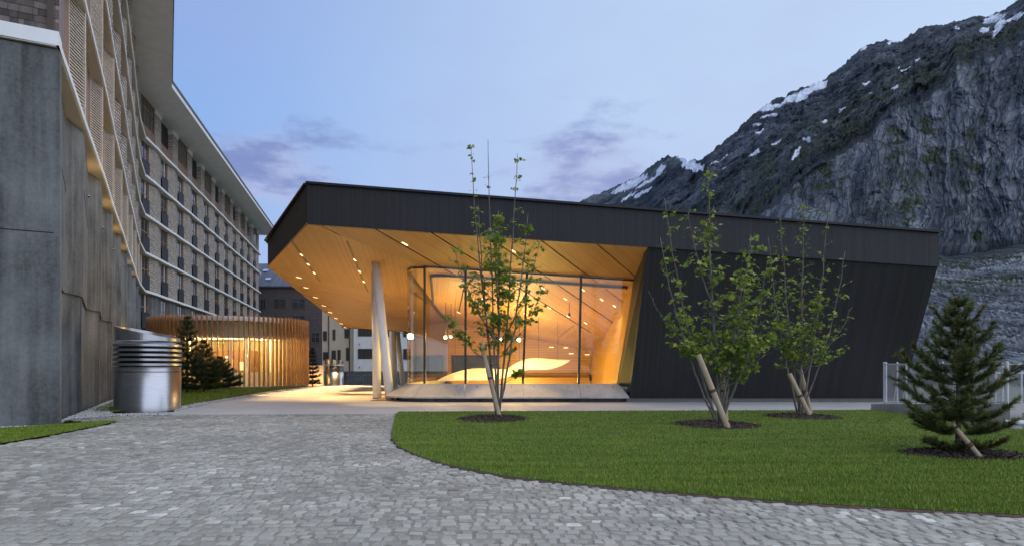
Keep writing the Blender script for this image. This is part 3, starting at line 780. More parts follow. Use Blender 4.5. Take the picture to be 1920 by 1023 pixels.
# --- leaning columns
def column(bx_, tpx, tY=None, r=0.175, top=None):
    if top is None:
        tx, ty = ray(*tpx, zB); tz = zB(tx, ty)+0.03
    else: tx, ty, tz = top
    dz = tz; ext = 0.0
    q = MB().tube([(bx_[0], bx_[1], -0.03), (tx, ty, tz)], r, 28)
    o = obj('leaning_column', q.mesh('leaning_column', M['column'], False), hall)
    for p_ in o.data.polygons: p_.use_smooth = len(p_.vertices) == 4
    obj('base_ring', MB().tube([(bx_[0], bx_[1], -0.02), (bx_[0]+(tx-bx_[0])*0.006, bx_[1]+(ty-bx_[1])*0.006, 0.025)], r+0.02, 28).mesh('base_ring', M['mullion']), o)
c1 = G(731.6, 749.5); column(c1, (704.5, 494))
c2 = G(707, 746.5); column(c2, (704, 512))
x_, y_ = ray(740, 616, zC); c3 = G(740.5, 724.5)
column(c3, None, top=(c3[0]-0.05, c3[1]-0.3, zC(c3[0], c3[1])+0.03))
c4 = G(756, 723.5); t4 = (745-960)/FPX*(c4[1]-1.0); column(c4, None, top=(t4, c4[1]-1.0, zC(t4, c4[1]-1.0)+0.03))
# --- downlights
DLC = (1.0, 0.64, 0.27)
def downlight(x, y, zf, d, lng=0.30, e=90, spot=75, wide=0.07, lampit=True):
    L = math.hypot(*d); d = (d[0]/L, d[1]/L); n = (d[1], -d[0])
    pl = [(x+d[0]*s*lng/2+n[0]*t_*wide/2, y+d[1]*s*lng/2+n[1]*t_*wide/2) for s, t_ in ((-1, -1), (1, -1), (1, 1), (-1, 1))]
    o = obj('downlight', MB().prism(pl, lambda a, b: zf(a, b)-0.014, lambda a, b: zf(a, b)-0.002).mesh('downlight', M['lamp_warm']), hall)
    if lampit: lamp('downlight_lamp', 'SPOT', (x, y, zf(x, y)-0.10), e, DLC, o, 0.06, spot, 0.5)
for px, py in ((759, 457), (963, 471)):
    x, y = ray(px, py, zA); downlight(x, y, zA, dA, 0.26, 700, 48, 0.06)
for px, py in lights_c:
    x, y = ray(px, py, zC); downlight(x, y, zC, dC, 0.24, 3000, 46, 0.05)
for px, py in ((701, 567), (697, 617), (560, 520)):
    x, y = ray(px, py, zC if py > 560 else zB); downlight(x, y, zC if py > 560 else zB, dC, 0.24, 3000, 46, 0.05)
for (a, b) in slots:
    n_ = (1, 0.12); wd = 0.05
    o = obj('light_slot', MB().prism([(a[0]-wd, a[1]), (a[0]+wd, a[1]), (b[0]+wd, b[1]), (b[0]-wd, b[1])], lambda x, y: zB(x, y)-0.010, lambda x, y: zB(x, y)-0.002).mesh('light_slot', simple('slot_profile', (0.16, 0.11, 0.05), 0.5)), hall)
    for s in (0.30, 0.52, 0.74):
        x, y = a[0]+(b[0]-a[0])*s, a[1]+(b[1]-a[1])*s
        q = obj('slot_lamp', MB().prism([(x-0.03, y-0.14), (x+0.03, y-0.14), (x+0.03, y+0.14), (x-0.03, y+0.14)], lambda p, r_: zB(p, r_)-0.02, lambda p, r_: zB(p, r_)-0.011).mesh('slot_lamp', M['lamp_warm']), o)
        lamp('slot_spot', 'SPOT', (x, y, zB(x, y)-0.1), 1100, DLC, q, 0.05, 50, 0.7)
# inside
def rin(px, py):
    x, y = ray(px, py, lambda a, b: max(zA(a, b), zB(a, b))); return x, min(y, YB-0.6)
zI = lambda a, b: max(zA(a, b), zB(a, b))
for k, (px, py) in enumerate(((1018, 540), (1060, 560), (1093, 543), (1128, 561), (1152, 573), (1030, 577), (1065, 592), (1098, 605), (905, 560), (860, 585), (985, 588))):
    x, y = rin(px, py); zf = ceil_z
    downlight(x, y, lambda a, b: ceil_z(a, b), dA, 0.22, 120, 120, 0.045, lampit=k % 3 == 0)
for px, py in ((1034, 650), (1061, 651), (1092, 652), (1071, 662), (1101, 664)):
    x, y, z = P(px, py, YB-0.02)
    obj('wall_lamp', MB().bx(x-0.12, x+0.12, YB-0.03, YB-0.002, z-0.012, z+0.012).mesh('wall_lamp', M['lamp_warm']), hall)
def stagelight(px, py, Y, e, sz):
    x, y, z = P(px, py, Y)
    t_ = thing('stage_light', '', 'stage light', (x, y, z), 'stage lights hanging behind the glass')
    obj('housing', MB().tube([(x, y+0.06, z+0.01), (x, y+0.34, z+0.10)], [0.11, 0.08], 10).mesh('housing', M['dark_metal']), t_)
    obj('lens', MB().tube([(x, y+0.035, z), (x, y+0.057, z+0.004)], sz, 12).mesh('lens', M['lamp_bright']), t_)
    obj('hanger', MB().tube([(x, y+0.2, z+0.08), (x, y+0.2, ceil_z(x, y+0.2)-0.01)], 0.012, 5).mesh('hanger', M['dark_metal']), t_)
    lamp('stage_lamp', 'POINT', (x, y-0.25, z+0.05), e, (1.0, 0.70, 0.20), t_, 0.12)
    return t_
for lb, (px, py, Y, e, sz) in zip(('bright stage lamp behind the glass nearest the left rounded corner', 'smaller stage lamp hanging just right of the leftmost one', 'small stage lamp hanging behind the stems of the young tree', 'brightest stage lamp right of the young tree by the mullion'),
        ((835, 632, 31.5, 110, 0.055), (845, 631, 31.5, 35, 0.03), (939, 636, 31.0, 75, 0.04), (973, 637, 30.0, 170, 0.075))):
    stagelight(px, py, Y, e, sz)['label'] = lb
HL = (1.0, 0.70, 0.17)
# white reflectors hanging in the hall
def reflector(label, c, L, W, H, rz, tip, roll):
    root = thing('acoustic_reflector', label, 'reflector', c, 'white acoustic reflectors hanging in the hall')
    b = MB(); nu, nv = 22, 8; vs = []
    for side in (1, -1):
        for i in range(nu+1):
            u = i/nu; wv = W*math.sin(math.pi*u**0.85)**0.75+0.002
            for j in range(nv+1):
                v = j/nv*2-1
                x = (u-0.5)*L; y = v*wv/2
                z = H*math.sin(math.pi*u)*(1-v*v)*0.5*(1 if side > 0 else -0.30)+0.05*math.sin(2*math.pi*u)*W+tip*(u-0.5)+roll*y
                cs, sn = math.cos(rz), math.sin(rz)
                vs.append((c[0]+x*cs-y*sn, c[1]+x*sn+y*cs, c[2]+z))
    fs = []
    for s in range(2):
        o_ = s*(nu+1)*(nv+1)
        for i in range(nu):
            for j in range(nv):
                q = (o_+i*(nv+1)+j, o_+i*(nv+1)+j+1, o_+(i+1)*(nv+1)+j+1, o_+(i+1)*(nv+1)+j)
                fs.append(q if s else q[::-1])
    b.add(vs, fs); obj('shell', b.mesh('shell', M['canopy'], True), root)
    for s in (-0.3, 0.0, 0.3):
        x, y = c[0]+s*L*math.cos(rz), c[1]+s*L*math.sin(rz)
        obj('cable', MB().tube([(x, y, c[2]+0.1), (x, y, ceil_z(x, y)-0.01)], 0.008, 4).mesh('cable', M['dark_metal']), root)
reflector('right pointed white acoustic reflector hanging behind the second pane', P(1010, 683, 31.0), 2.9, 1.5, 0.55, 0.04, 0.42, 0.30)
reflector('left broad white acoustic reflector hanging behind the tree stems', P(905, 702, 30.5), 4.1, 1.7, 0.52, -0.02, 0.50, 0.26)
def reflector_fill(x, y, z, e, tgt):  # added fill spot to brighten the reflectors; its housing is made up
    o = obj('reflector_fill_spot', MB().tube([(x, y, z+0.16), (x, y, z+0.03)], [0.05, 0.06], 10).mesh('reflector_fill_spot', M['dark_metal']), hall)
    obj('stem', MB().tube([(x, y, z+0.16), (x, y, ceil_z(x, y)-0.01)], 0.012, 5).mesh('stem', M['dark_metal']), o)
    lamp('reflector_fill_lamp', 'SPOT', (x, y, z), e, (1.0, 0.76, 0.42), o, 0.05, 75, 0.6, target=tgt)
reflector_fill(-0.4, 28.2, 3.9, 60, (0.2, 31, 0.9)); reflector_fill(2.4, 28.6, 3.4, 55, (1.2, 31, 1.0))
def hall_fill(x, y, e):  # unseen fill light with an added fixture, brightens the hall interior
    o = obj('fill_uplight', MB().tube([(x, y, 0.03), (x, y, 0.24)], 0.14, 14).mesh('fill_uplight', M['dark_metal']), hall)
    obj('lens', MB().tube([(x, y, 0.241), (x, y, 0.255)], 0.12, 14).mesh('lens', M['lamp_warm']), o)
    lamp('fill_uplight_lamp', 'POINT', (x, y, 0.42), e, HL, o, 0.12)
hall_fill(-1.6, 28.6, 380); hall_fill(0.4, 34.4, 330); hall_fill(1.2, 29.2, 330)
# stanchions by the oak wall
for px in (1085, 1107):
    x, y, z = P(px, 708, 29.0)
    o = obj('loudspeaker', MB().box((x, y, z), (0.10, 0.1, 0.26)).mesh('loudspeaker', M['dark_metal']))
    tag(o, 'small dark loudspeaker on the oak gallery, ' + ('left of the pair' if px < 1100 else 'right of the pair beside the sloping oak wall'), 'loudspeaker', 'small dark loudspeakers inside the glass')
    obj('stand', MB().tube([(x, y, -3), (x, y, z-0.13)], 0.02, 6).mesh('stand', M['dark_metal']), o, (x, y, z) if False else (0, 0, 0))
# ------------------------------------------------------------------ hotel
S0 = Vector((-9.8, 14.6)); STEP = Vector((-2.59, 5.15)); WV = Vector((-2.36, 4.0)); LV = Vector((-0.23, 1.15))
NB = 9
J = S0+STEP*NB                                    # where the far wing begins
DF = Vector((-0.2035, 1)).normalized(); NF = Vector((DF.y, -DF.x))
DN = STEP.normalized(); NN = Vector((DN.y, -DN.x))
FLO = [8.1, 11.5, 14.9, 18.4, 21.8]; ROOF = 25.9
hotel = thing('hotel_building', 'tall hotel with pale shingle piers, white ledges and a concrete base along the left', 'hotel', (J.x, J.y, 0))
def rot(v): return math.atan2(v.y, v.x)
aW, aL, aF = rot(WV), rot(LV), rot(DF)
def XY(p, z): return (p.x, p.y, z)
# --- concrete base of the near wing: each bay folds out between 3.3 and 4.7 m
def wall_strip(b, A, B, z0, z1, o0, o1, m=0):
    d = (B-A).normalized(); n = Vector((d.y, -d.x))
    b.add([XY(A+n*o0, z0), XY(B+n*o0, z0), XY(B+n*o1, z1), XY(A+n*o1, z1)], [(0, 1, 2, 3)], m)
for i in range(NB):
    A = S0+STEP*i; B = A+WV; C = A+STEP
    b = MB()
    g_ = NN*0.09                                   # lower part steps back
    lo = [A-g_, B-g_, C-g_]; hi = [A, B, C]; bk = NN*0.9
    bot = [(XY(p, -0.9)) for p in lo]; mid = [XY(p, 3.3) for p in lo]; lip = [XY(p-NN*0.03, 3.3) for p in hi]
    # the fold: its upper edge climbs towards the near side
    fold = [XY(hi[0], 5.0-0.03*i), XY(hi[1], 4.72-0.03*i), XY(hi[2], 4.62-0.03*i)]
    topv = [XY(p, 8.04) for p in hi]
    lipb = [XY(p-NN*0.03, 3.3) for p in hi]
    b.v = bot+mid+lipb+fold+topv
    def q(r, k): b.f.append((r*3+k, r*3+k+1, (r+1)*3+k+1, (r+1)*3+k)); b.m.append(0)
    for r in range(4):
        for k in (0, 1): q(r, k)
    # step between bays
    A2 = C; n0 = len(b.v)
    b.add([XY(C-g_, -0.9), XY(C-NN*1.2, -0.9), XY(C-NN*1.2, 8.04), XY(C, 8.04)], [(0, 1, 2, 3)])
    o = obj('concrete_bay', b.mesh('concrete_bay', M['concrete']), hotel)
    o.data.materials[0] = M['concrete']
    # recessed joints
    jb = MB(); d = WV.normalized()
    for (z, pa, pb) in ((6.15, hi[0], hi[1]),) if i < 6 else ():
        jb.tube([XY(pa+NN*0.002, z+0.2), XY(pb+NN*0.002, z-0.1)], 0.012, 4)
    if jb.v: obj('joint', jb.mesh('joint', M['dark_metal']), o)
# window slot in the first bay
p0 = S0+WV*0.10; p1 = S0+WV*0.55
b = MB(); wall_strip(b, p0, p1, 4.5, 5.7, 0.02, 0.02)
obj('dark_opening', MB().hexa([XY(p0, 4.55), XY(p0+NN*0.03, 4.55), XY(p1+NN*0.03, 4.45), XY(p1, 4.45)], [XY(p0, 6.0), XY(p0+NN*0.03, 6.0), XY(p1+NN*0.03, 5.75), XY(p1, 5.75)]).mesh('dark_opening', M['dark_metal']), hotel)
# --- front block facing the camera
FD = Vector((-0.86, -0.46)).normalized(); FN = Vector((-FD.y*-1, 0))
FN = Vector((0.46, -0.86)).normalized()
E0 = S0; E1 = S0+FD*10
def fblock(z0, z1, off, mat, name, th=0.5, a=0.0, l=10.0):
    A = E0+FD*a+FN*off; B = E0+FD*(a+l)+FN*off
    q_ = MB().hexa([XY(A, z0), XY(A-FN*th, z0), XY(B-FN*th, z0), XY(B, z0)], [XY(A, z1), XY(A-FN*th, z1), XY(B-FN*th, z1), XY(B, z1)])
    return obj(name, q_.mesh(name, mat), hotel)
fblock(-0.2, 4.10, 0.0, M['concrete'], 'concrete_panel', 0.6)
fblock(4.125, 8.04, 0.0, M['concrete'], 'concrete_panel', 0.6)
fblock(4.09, 4.14, -0.02, M['dark_metal'], 'joint', 0.3)
# side return of the block along the near wing
b = MB()
A_ = S0+NN*0.0
b.hexa([XY(S0+FN*0.002, -0.2), XY(S0+NN*0.10+DN*0.02, -0.2), XY(S0+NN*0.10+DN*0.35, -0.2), XY(S0-NN*0.3+DN*0.35, -0.2)],
       [XY(S0+FN*0.002, 8.04), XY(S0+NN*0.10+DN*0.02, 8.04), XY(S0+NN*0.10+DN*0.35, 8.04), XY(S0-NN*0.3+DN*0.35, 8.04)])
obj('concrete_corner', b.mesh('concrete_corner', M['concrete']), hotel)
# --- ledges of the near wing: straight white edges in front of the folded wall
def ledge(pts, z, th, depth, name, par=hotel, mat=None):
    """pts: outer edge in plan; the slab runs back from it"""
    b = MB(); N = len(pts)
    for i in range(N-1):
        A, B = pts[i], pts[i+1]; d = (B-A).normalized(); n = Vector((d.y, -d.x))
        b.hexa([XY(A, z), XY(A-n*depth, z), XY(B-n*depth, z), XY(B, z)], [XY(A, z+th), XY(A-n*depth, z+th), XY(B-n*depth, z+th), XY(B, z+th)])
    return obj(name, b.mesh(name, mat or M['ledge']), par)
def edge_pt(u, off): return S0+STEP*u+NN*off
for k, z in enumerate(FLO):
    zz = z
    n_ = NB
    pts = [edge_pt(0, 0.10)+FN*0.08]+[edge_pt(i+1, 0.10+0.03*(i % 2)) for i in range(NB-1)]+[J+NN*0.38]
    ledge(pts, z, 0.17, 1.5, 'ledge')
    # soffit lining just below the ledge
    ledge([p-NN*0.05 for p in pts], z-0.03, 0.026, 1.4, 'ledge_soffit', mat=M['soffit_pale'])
    f0 = pts[0]
    if k < 2:
        ledge([f0+FD*11, f0], z, 0.30, 0.62, 'ledge')
# --- upper wall of the near wing: a timber face and a slatted or shingled face per bay
def local_mesh_box(l, th, h, mat, name):
    return MB().bx(0, l, 0, th, 0, h).mesh(name, mat)
wl = WV.length; ll = LV.length
W_me, L_me = {}, {}
for k in range(5):
    h = (FLO[k+1] if k < 4 else ROOF)-FLO[k]-0.20
    W_me[k] = local_mesh_box(wl-0.02, 0.12, h, M['wood_brown'], 'timber_wall')
    L_me[k] = local_mesh_box(ll-0.02, 0.12, h, M['dark_metal'] if k < 1 else M['pier'], 'shingle_panel')
# slatted screen
h1 = FLO[1]-FLO[0]-0.20
sb = MB(); nsl = 34
for j in range(nsl):
    z = (j+0.5)*h1/nsl
    sb.bx(0.06, ll-0.06, -0.045, -0.028, z-0.019, z+0.019)
for x in (0.03, ll-0.05): sb.bx(x-0.03, x+0.03, -0.07, -0.002, 0.0, h1)
slat_me = sb.mesh('slat_screen', M['slat'])
post_me = MB().bx(-0.50, -0.0, -0.08, 0.14, 0, h1).mesh('timber_post', M['wood_frame'])
for i in range(NB):
    for k in range(5):
        A = S0+STEP*i; B = A+WV; z = FLO[k]+0.16
        obj('timber_wall', W_me[k], hotel, XY(A, z), aW)
        obj('shingle_panel', L_me[k], hotel, XY(B, z), aL)
        if k == 0 or (k == 1 and i < 3):
            o = obj('slat_screen', slat_me, hotel, XY(B, z), aL); o['kind'] = 'stuff'
            obj('timber_post', post_me, hotel, XY(B, z), aL)
        # back of the step
        C = A+STEP
# --- shingles above the band on the front block: laid one by one
sh_v = []
for q_ in range(6):
    w_ = 0.10+0.045*q_
    m_ = MB().hexa([(0, 0, 0), (w_-0.008, 0, 0), (w_-0.008, 0.035, 0), (0, 0.035, 0)], [(0, 0.016, 0.20), (w_-0.008, 0.016, 0.20), (w_-0.008, 0.028, 0.20), (0, 0.028, 0.20)])
    t = None
    sh_v.append((w_, m_))
t = NT('cedar_shingle'); co = t.co((3, 3, 0.6)); n1 = t.noise(co, 8, 5); rv = t.rand()
t.bump(n1, 0.5, 0.008)
M['cedar'] = t.done(t.ramp(t.math('ADD', t.math('MULTIPLY', n1, 0.5), t.math('MULTIPLY', rv, 0.6)), [(0.2, (0.045, 0.036, 0.032)), (0.6, (0.11, 0.088, 0.076)), (0.95, (0.19, 0.155, 0.13))]), 0.85)
for w_, m_ in sh_v: m_ = m_
for k_ in range(6):
    m_ = sh_v[k_][1].mesh('shingle', M['cedar']); sh_v[k_] = (sh_v[k_][0], m_)
fblock(8.42, 13.5, -0.06, M['shingle_grey'], 'shingle_wall', 0.3)
aFB = rot(-FD)
for row in range(9):
    x = -0.1+0.13*(row % 2); z = 8.43+row*0.145
    while x < 3.0:
        w_, m_ = sh_v[rnd.randrange(6)]
        p = E0+FD*(x+w_)+FN*0.005
        o = obj('shingle', m_, hotel, XY(p-FN*0.05, z+rnd.uniform(-0.01, 0.01)), aFB)
        x += w_
# --- far wing
NBF = 11; BW = 5.82
def FP(u, off=0.0): return J+DF*u+NF*off
HF = [FLO[i+1]-FLO[i] for i in range(4)]
# core wall behind everything
b = MB(); A, B = FP(0, -0.50), FP(NBF*BW, -0.50)
b.hexa([XY(A, -0.9), XY(A-NF*8, -0.9), XY(B-NF*8, -0.9), XY(B, -0.9)], [XY(A, ROOF), XY(A-NF*8, ROOF), XY(B-NF*8, ROOF), XY(B, ROOF)])
obj('core_wall', b.mesh('core_wall', simple('core_render', (0.10, 0.09, 0.085), 0.8)), hotel)
# local frames: x along the wing, -y towards the courtyard is NF => local (x, y) with y = -offset
hp = 3.18
def lp(poly, z0, z1, mat, name): return MB().prism(poly, z0, z1).mesh(name, mat)
WW = 2.1
pier_me = lp([(WW, 0.5), (WW, 0.0), (WW+1.5, -0.26), (BW, 0.02), (BW, 0.5)], 0, hp, M['pier'], 'shingle_pier')
conc_me = lp([(WW, 0.5), (WW, 0.0), (WW+1.5, -0.26), (BW, 0.02), (BW, 0.5)], 0, hp, M['concrete'], 'concrete_pier')
rev_me = MB().bx(WW-0.05, WW-0.004, -0.02, 0.45, 0, hp).mesh('timber_reveal', M['wood_frame'])
fr = MB()
for x0 in (0.06, 1.0, 1.9): fr.bx(x0, x0+0.08, 0.05, 0.16, 0.0, hp)
for z0 in (0.0, 1.9, hp-0.09): fr.bx(0.06, 1.98, 0.055, 0.155, z0, z0+0.08)
frame_me = fr.mesh('window', M['wood_frame'])
pane_me = MB().bx(0.06, 1.98, 0.09, 0.11, 0.02, hp-0.02).mesh('pane', M['pane'])
cur_me = MB().bx(1.09, 1.5, 0.075, 0.088, 0.1, hp-0.1).mesh('curtain', simple('curtain', (0.45, 0.43, 0.40), 0.9))
bl = MB(); bl.bx(0.0, WW-0.06, -0.10, -0.07, 0.02, 1.40); bl.bx(0.0, WW-0.06, -0.12, -0.05, 1.40, 1.45)
bal_me = bl.mesh('balustrade', M['dark_metal'])
for i in range(NBF):
    for k in range(5):
        z = (FLO[k-1]+0.24) if k > 0 else (FLO[0]-3.4+0.22)
        p = FP(i*BW)
        obj('shingle_pier' if k else 'concrete_pier', pier_me if k else conc_me, hotel, XY(p, z), aF)
        w_ = obj('window', frame_me, hotel, XY(p, z), aF)
        obj('pane', pane_me, w_, local=True)
        obj('reveal', rev_me, w_, local=True)
        if (i*7+k*5) % 3 == 0: obj('curtain', cur_me, w_, local=True)
        obj('balustrade', bal_me, hotel, XY(p, z), aF)
# fix orientation: local +y must point into the building
for k, z in enumerate(FLO):
    pts = [J+NN*0.45]
    for i in range(NBF):
        u = i*BW
        if i: pts.append(FP(u+0.4, 0.42))
        pts += [FP(u+WW+1.5, 0.48)]
    pts.append(FP(NBF*BW, 0.38))
    ledge(pts, z+0.0, 0.21, 1.0, 'ledge')
# attic: wide windows, timber aprons, loggias between shingle piers with pale caps
ha = ROOF-FLO[4]-0.24
za = FLO[4]+0.24
ap = MB().bx(0, 4.0, 0.0, 0.14, 0, 1.25).mesh('timber_apron', M['wood_brown'])
apier = lp([(4.0, 0.5), (4.0, -0.02), (BW, -0.02), (BW, 0.5)], 0, ha-0.45, M['pier'], 'shingle_pier')
acap = lp([(3.95, 0.5), (3.95, -0.08), (BW+0.05, -0.08), (BW+0.05, 0.5)], ha-0.447, ha-0.01, M['ledge'], 'pier_cap')
fr = MB()
for x0 in (0.03, 1.0, 1.97, 2.94, 3.90): fr.bx(x0, x0+0.08, 0.05, 0.13, 1.26, ha)
for z0 in (1.26, 2.9, ha-0.1): fr.bx(0.03, 3.98, 0.055, 0.125, z0, z0+0.09)
awin = fr.mesh('window', M['wood_frame'])
apane = MB().bx(0.03, 3.98, 0.085, 0.10, 1.27, ha-0.01).mesh('pane', M['pane'])
lbk = MB().bx(0.0, 4.0, 0.46, 0.49, 1.25, ha).mesh('loggia_shadow', M['dark_metal'])  # dark board at the loggia back, its shade put into the colour
for i in range(NBF):
    p = XY(FP(i*BW), za)
    obj('timber_apron', ap, hotel, p, aF); obj('shingle_pier', apier, hotel, p, aF); obj('pier_cap', acap, hotel, p, aF)
    if i % 2 == 0:
        w_ = obj('window', awin, hotel, p, aF); obj('pane', apane, w_, local=True)
    else: obj('loggia_shade_back', lbk, hotel, p, aF)
# roof slab with a pale soffit and fascia
e0, e1 = S0-STEP*1.2+NN*2.5, None
def isect(p, d, q, e):
    den = d.x*e.y-d.y*e.x; t_ = ((q.x-p.x)*e.y-(q.y-p.y)*e.x)/den; return p+d*t_
cr = isect(S0+NN*2.45, DN, J+NF*3.0, DF)
e2 = FP(NBF*BW+2.2, 3.0)
ins = [e0, cr, e2]
b = MB()
back_ = [FP(NBF*BW+2.2, -8), J-NN*8, S0-STEP*1.2-NN*8]
poly = [XY(p, ROOF) for p in (e0, cr)]+[]
def slabq(b, pl, z0, z1): b.hexa([XY(p, z0) for p in pl], [XY(p, z1) for p in pl])
slabq(b, [e0, cr, J-NN*8, S0-STEP*1.2-NN*8][::1], ROOF, ROOF+0.42)
slabq(b, [cr, e2, FP(NBF*BW+2.2, -8), J-NN*8], ROOF, ROOF+0.42)
obj('roof_soffit', b.mesh('roof_soffit', M['ledge']), hotel)
b = MB(); 
sh = NN*0.08; sf = NF*0.08
slabq(b, [e0+sh, cr+sf, J-NN*8, S0-STEP*1.2-NN*8], ROOF+0.425, ROOF+0.62)
slabq(b, [cr+sf, e2+sf, FP(NBF*BW+2.2, -8), J-NN*8], ROOF+0.425, ROOF+0.62)
obj('roof_edge', b.mesh('roof_edge', M['roof_dark']), hotel)
# warm wall lights tucked under the first ledge of the near wing
for i in (1, 2, 3, 4, 5, 6):
    p = S0+STEP*i+WV*0.82+NN*0.05
    o = obj('wall_light', MB().box((p.x, p.y, 7.02), (0.04, 0.04, 0.06)).mesh('wall_light', M['dark_metal']), hotel)
    obj('light_lens', MB().box((p.x, p.y, 7.055), (0.03, 0.03, 0.006)).mesh('light_lens', M['lamp_warm']), o)
    lamp('wall_light_lamp', 'SPOT', (p.x+NN.x*0.12, p.y+NN.y*0.12, 7.05), 16, (1.0, 0.60, 0.25), o, 0.08, 130, 0.8, target=(p.x+NN.x*0.25, p.y+NN.y*0.25, 9))
# ------------------------------------------------------------------ round timber pavilion
PC = Vector((-20.1, 48.8)); PR = 5.25; PH = 4.72
pav = thing('timber_pavilion', 'round pavilion screened by upright timber fins and lit warm from within', 'pavilion', (PC.x, PC.y, 0))
M['fin'] = simple('larch_fin', (0.36, 0.18, 0.075), 0.6, var=0.25, scale=5, st=(3, 3, 0.25))
fin_me = MB().bx(-0.11, 0.11, -0.03, 0.03, 0.10, PH).mesh('timber_fin', M['fin'])
nf = 104
for k in range(nf):
    a = 2*math.pi*k/nf
    d = Vector((math.cos(a), math.sin(a)))
    if d.dot(-PC.normalized()) < -0.35: continue
    obj('timber_fin', fin_me, pav, (PC.x+d.x*PR, PC.y+d.y*PR, 0), a)
b = MB(); b.lathe([(PR-0.55, PH-0.35), (PR-0.18, PH-0.35), (PR-0.18, PH-0.05), (PR-0.55, PH-0.05), (PR-0.55, PH-0.35)], PC, 72)
obj('roof_rim', b.mesh('roof_rim', M['ledge']), pav)
b = MB(); b.lathe([(0.01, PH-0.12), (PR-0.56, PH-0.12)], PC, 48); b.lathe([(0.01, 3.28), (PR-0.78, 3.28)], PC, 48)
obj('roof_deck', b.mesh('roof_deck', M['white_render']), pav)
b = MB(); b.lathe([(PR-0.75, 3.26), (PR-0.70, 3.26), (PR-0.70, PH-0.36), (PR-0.75, PH-0.36)], PC, 72)
obj('header_panel', b.mesh('header_panel', simple('header_panel', (0.36, 0.37, 0.31), 0.5)), pav)
b = MB(); b.lathe([(PR+0.05, -0.1), (PR+0.05, 0.11), (PR-0.6, 0.11)], PC, 72); b.lathe([(0.01, 0.06), (PR-0.6, 0.06)], PC, 48)
obj('pavilion_floor', b.mesh('pavilion_floor', M['concrete_pale']), pav)
gl = MB(); gl.lathe([(PR-0.74, 0.12), (PR-0.74, 3.25)], PC, 64)
obj('glass_drum', gl.mesh('glass_drum', M['glass'], True), pav)
ang_c = math.atan2(-PC.y, -PC.x)
for k in range(-6, 7):
    a = ang_c+k*0.26; x, y = PC.x+(PR-0.72)*math.cos(a), PC.y+(PR-0.72)*math.sin(a)
    obj('glazing_post', MB().box((x, y, 1.69), (0.06, 0.10, 3.1), 0, a).mesh('glazing_post', M['ledge']), pav)
for k in (-3, 1, 3):
    a = ang_c+k*0.27; x, y = PC.x+3.6*math.cos(a), PC.y+3.6*math.sin(a)
    obj('white_pillar', MB().tube([(x, y, 0.06), (x, y, 3.27)], 0.14, 14).mesh('white_pillar', M['column']), pav)
x, y = PC.x+0.2, PC.y-1.0
bx_ = obj('timber_core', MB().bx(x-1.5, x+1.5, y, y+1.6, 0.07, 2.55).mesh('timber_core', simple('walnut', (0.20, 0.085, 0.03), 0.45, var=0.2)), pav)
obj('door', MB().bx(x-0.6, x+0.4, y-0.03, y-0.004, 0.08, 1.9).mesh('door', simple('pale_door', (0.42, 0.28, 0.14), 0.5)), bx_)
obj('picture', MB().bx(x+0.85, x+1.25, y-0.03, y-0.004, 1.15, 1.75).mesh('picture', M['canopy']), bx_)
obj('exit_lamp', MB().bx(x-0.14, x+0.04, y-0.04, y-0.003, 2.03, 2.12).mesh('exit_lamp', emit('cool_lamp', (0.9, 1, 0.9), 4)), bx_)
b = MB()
for k in range(60):
    a = ang_c-0.9+k*0.03; r_ = PR-1.05
    if k % 5 == 4: continue
    z1 = 1.0+0.06*rnd.random()
    p_, q_ = (PC.x+r_*math.cos(a), PC.y+r_*math.sin(a)), (PC.x+r_*math.cos(a+0.022), PC.y+r_*math.sin(a+0.022))
    b.hexa([(*p_, 0.07), (*q_, 0.07), (q_[0]*1.0, q_[1]+0.04, 0.07), (p_[0], p_[1]+0.04, 0.07)], [(*p_, z1), (*q_, z1), (q_[0], q_[1]+0.04, z1), (p_[0], p_[1]+0.04, z1)])
obj('low_screen', b.mesh('low_screen', M['canopy']), pav, kind='stuff')
b = MB(); b.lathe([(PR-2.6, 0.1), (PR-2.6, 3.2)], PC, 40)
half = [f for f in b.f]
obj('inner_wall', MB().bx(PC.x-4.0, PC.x+4.0, PC.y+1.0, PC.y+1.15, 0.07, 3.26).mesh('inner_wall', simple('warm_wall', (0.55, 0.42, 0.24), 0.6)), pav)
PW = (1.0, 0.68, 0.25)
for k in range(-3, 4):
    a = ang_c+k*0.33; x, y = PC.x+3.2*math.cos(a), PC.y+3.2*math.sin(a)
    o = obj('ceiling_lamp', MB().tube([(x, y, 3.22), (x, y, 3.275)], 0.12, 12).mesh('ceiling_lamp', M['lamp_warm']), pav)
    lamp('pavilion_lamp', 'POINT', (x, y, 2.95), 115, PW, o, 0.10)
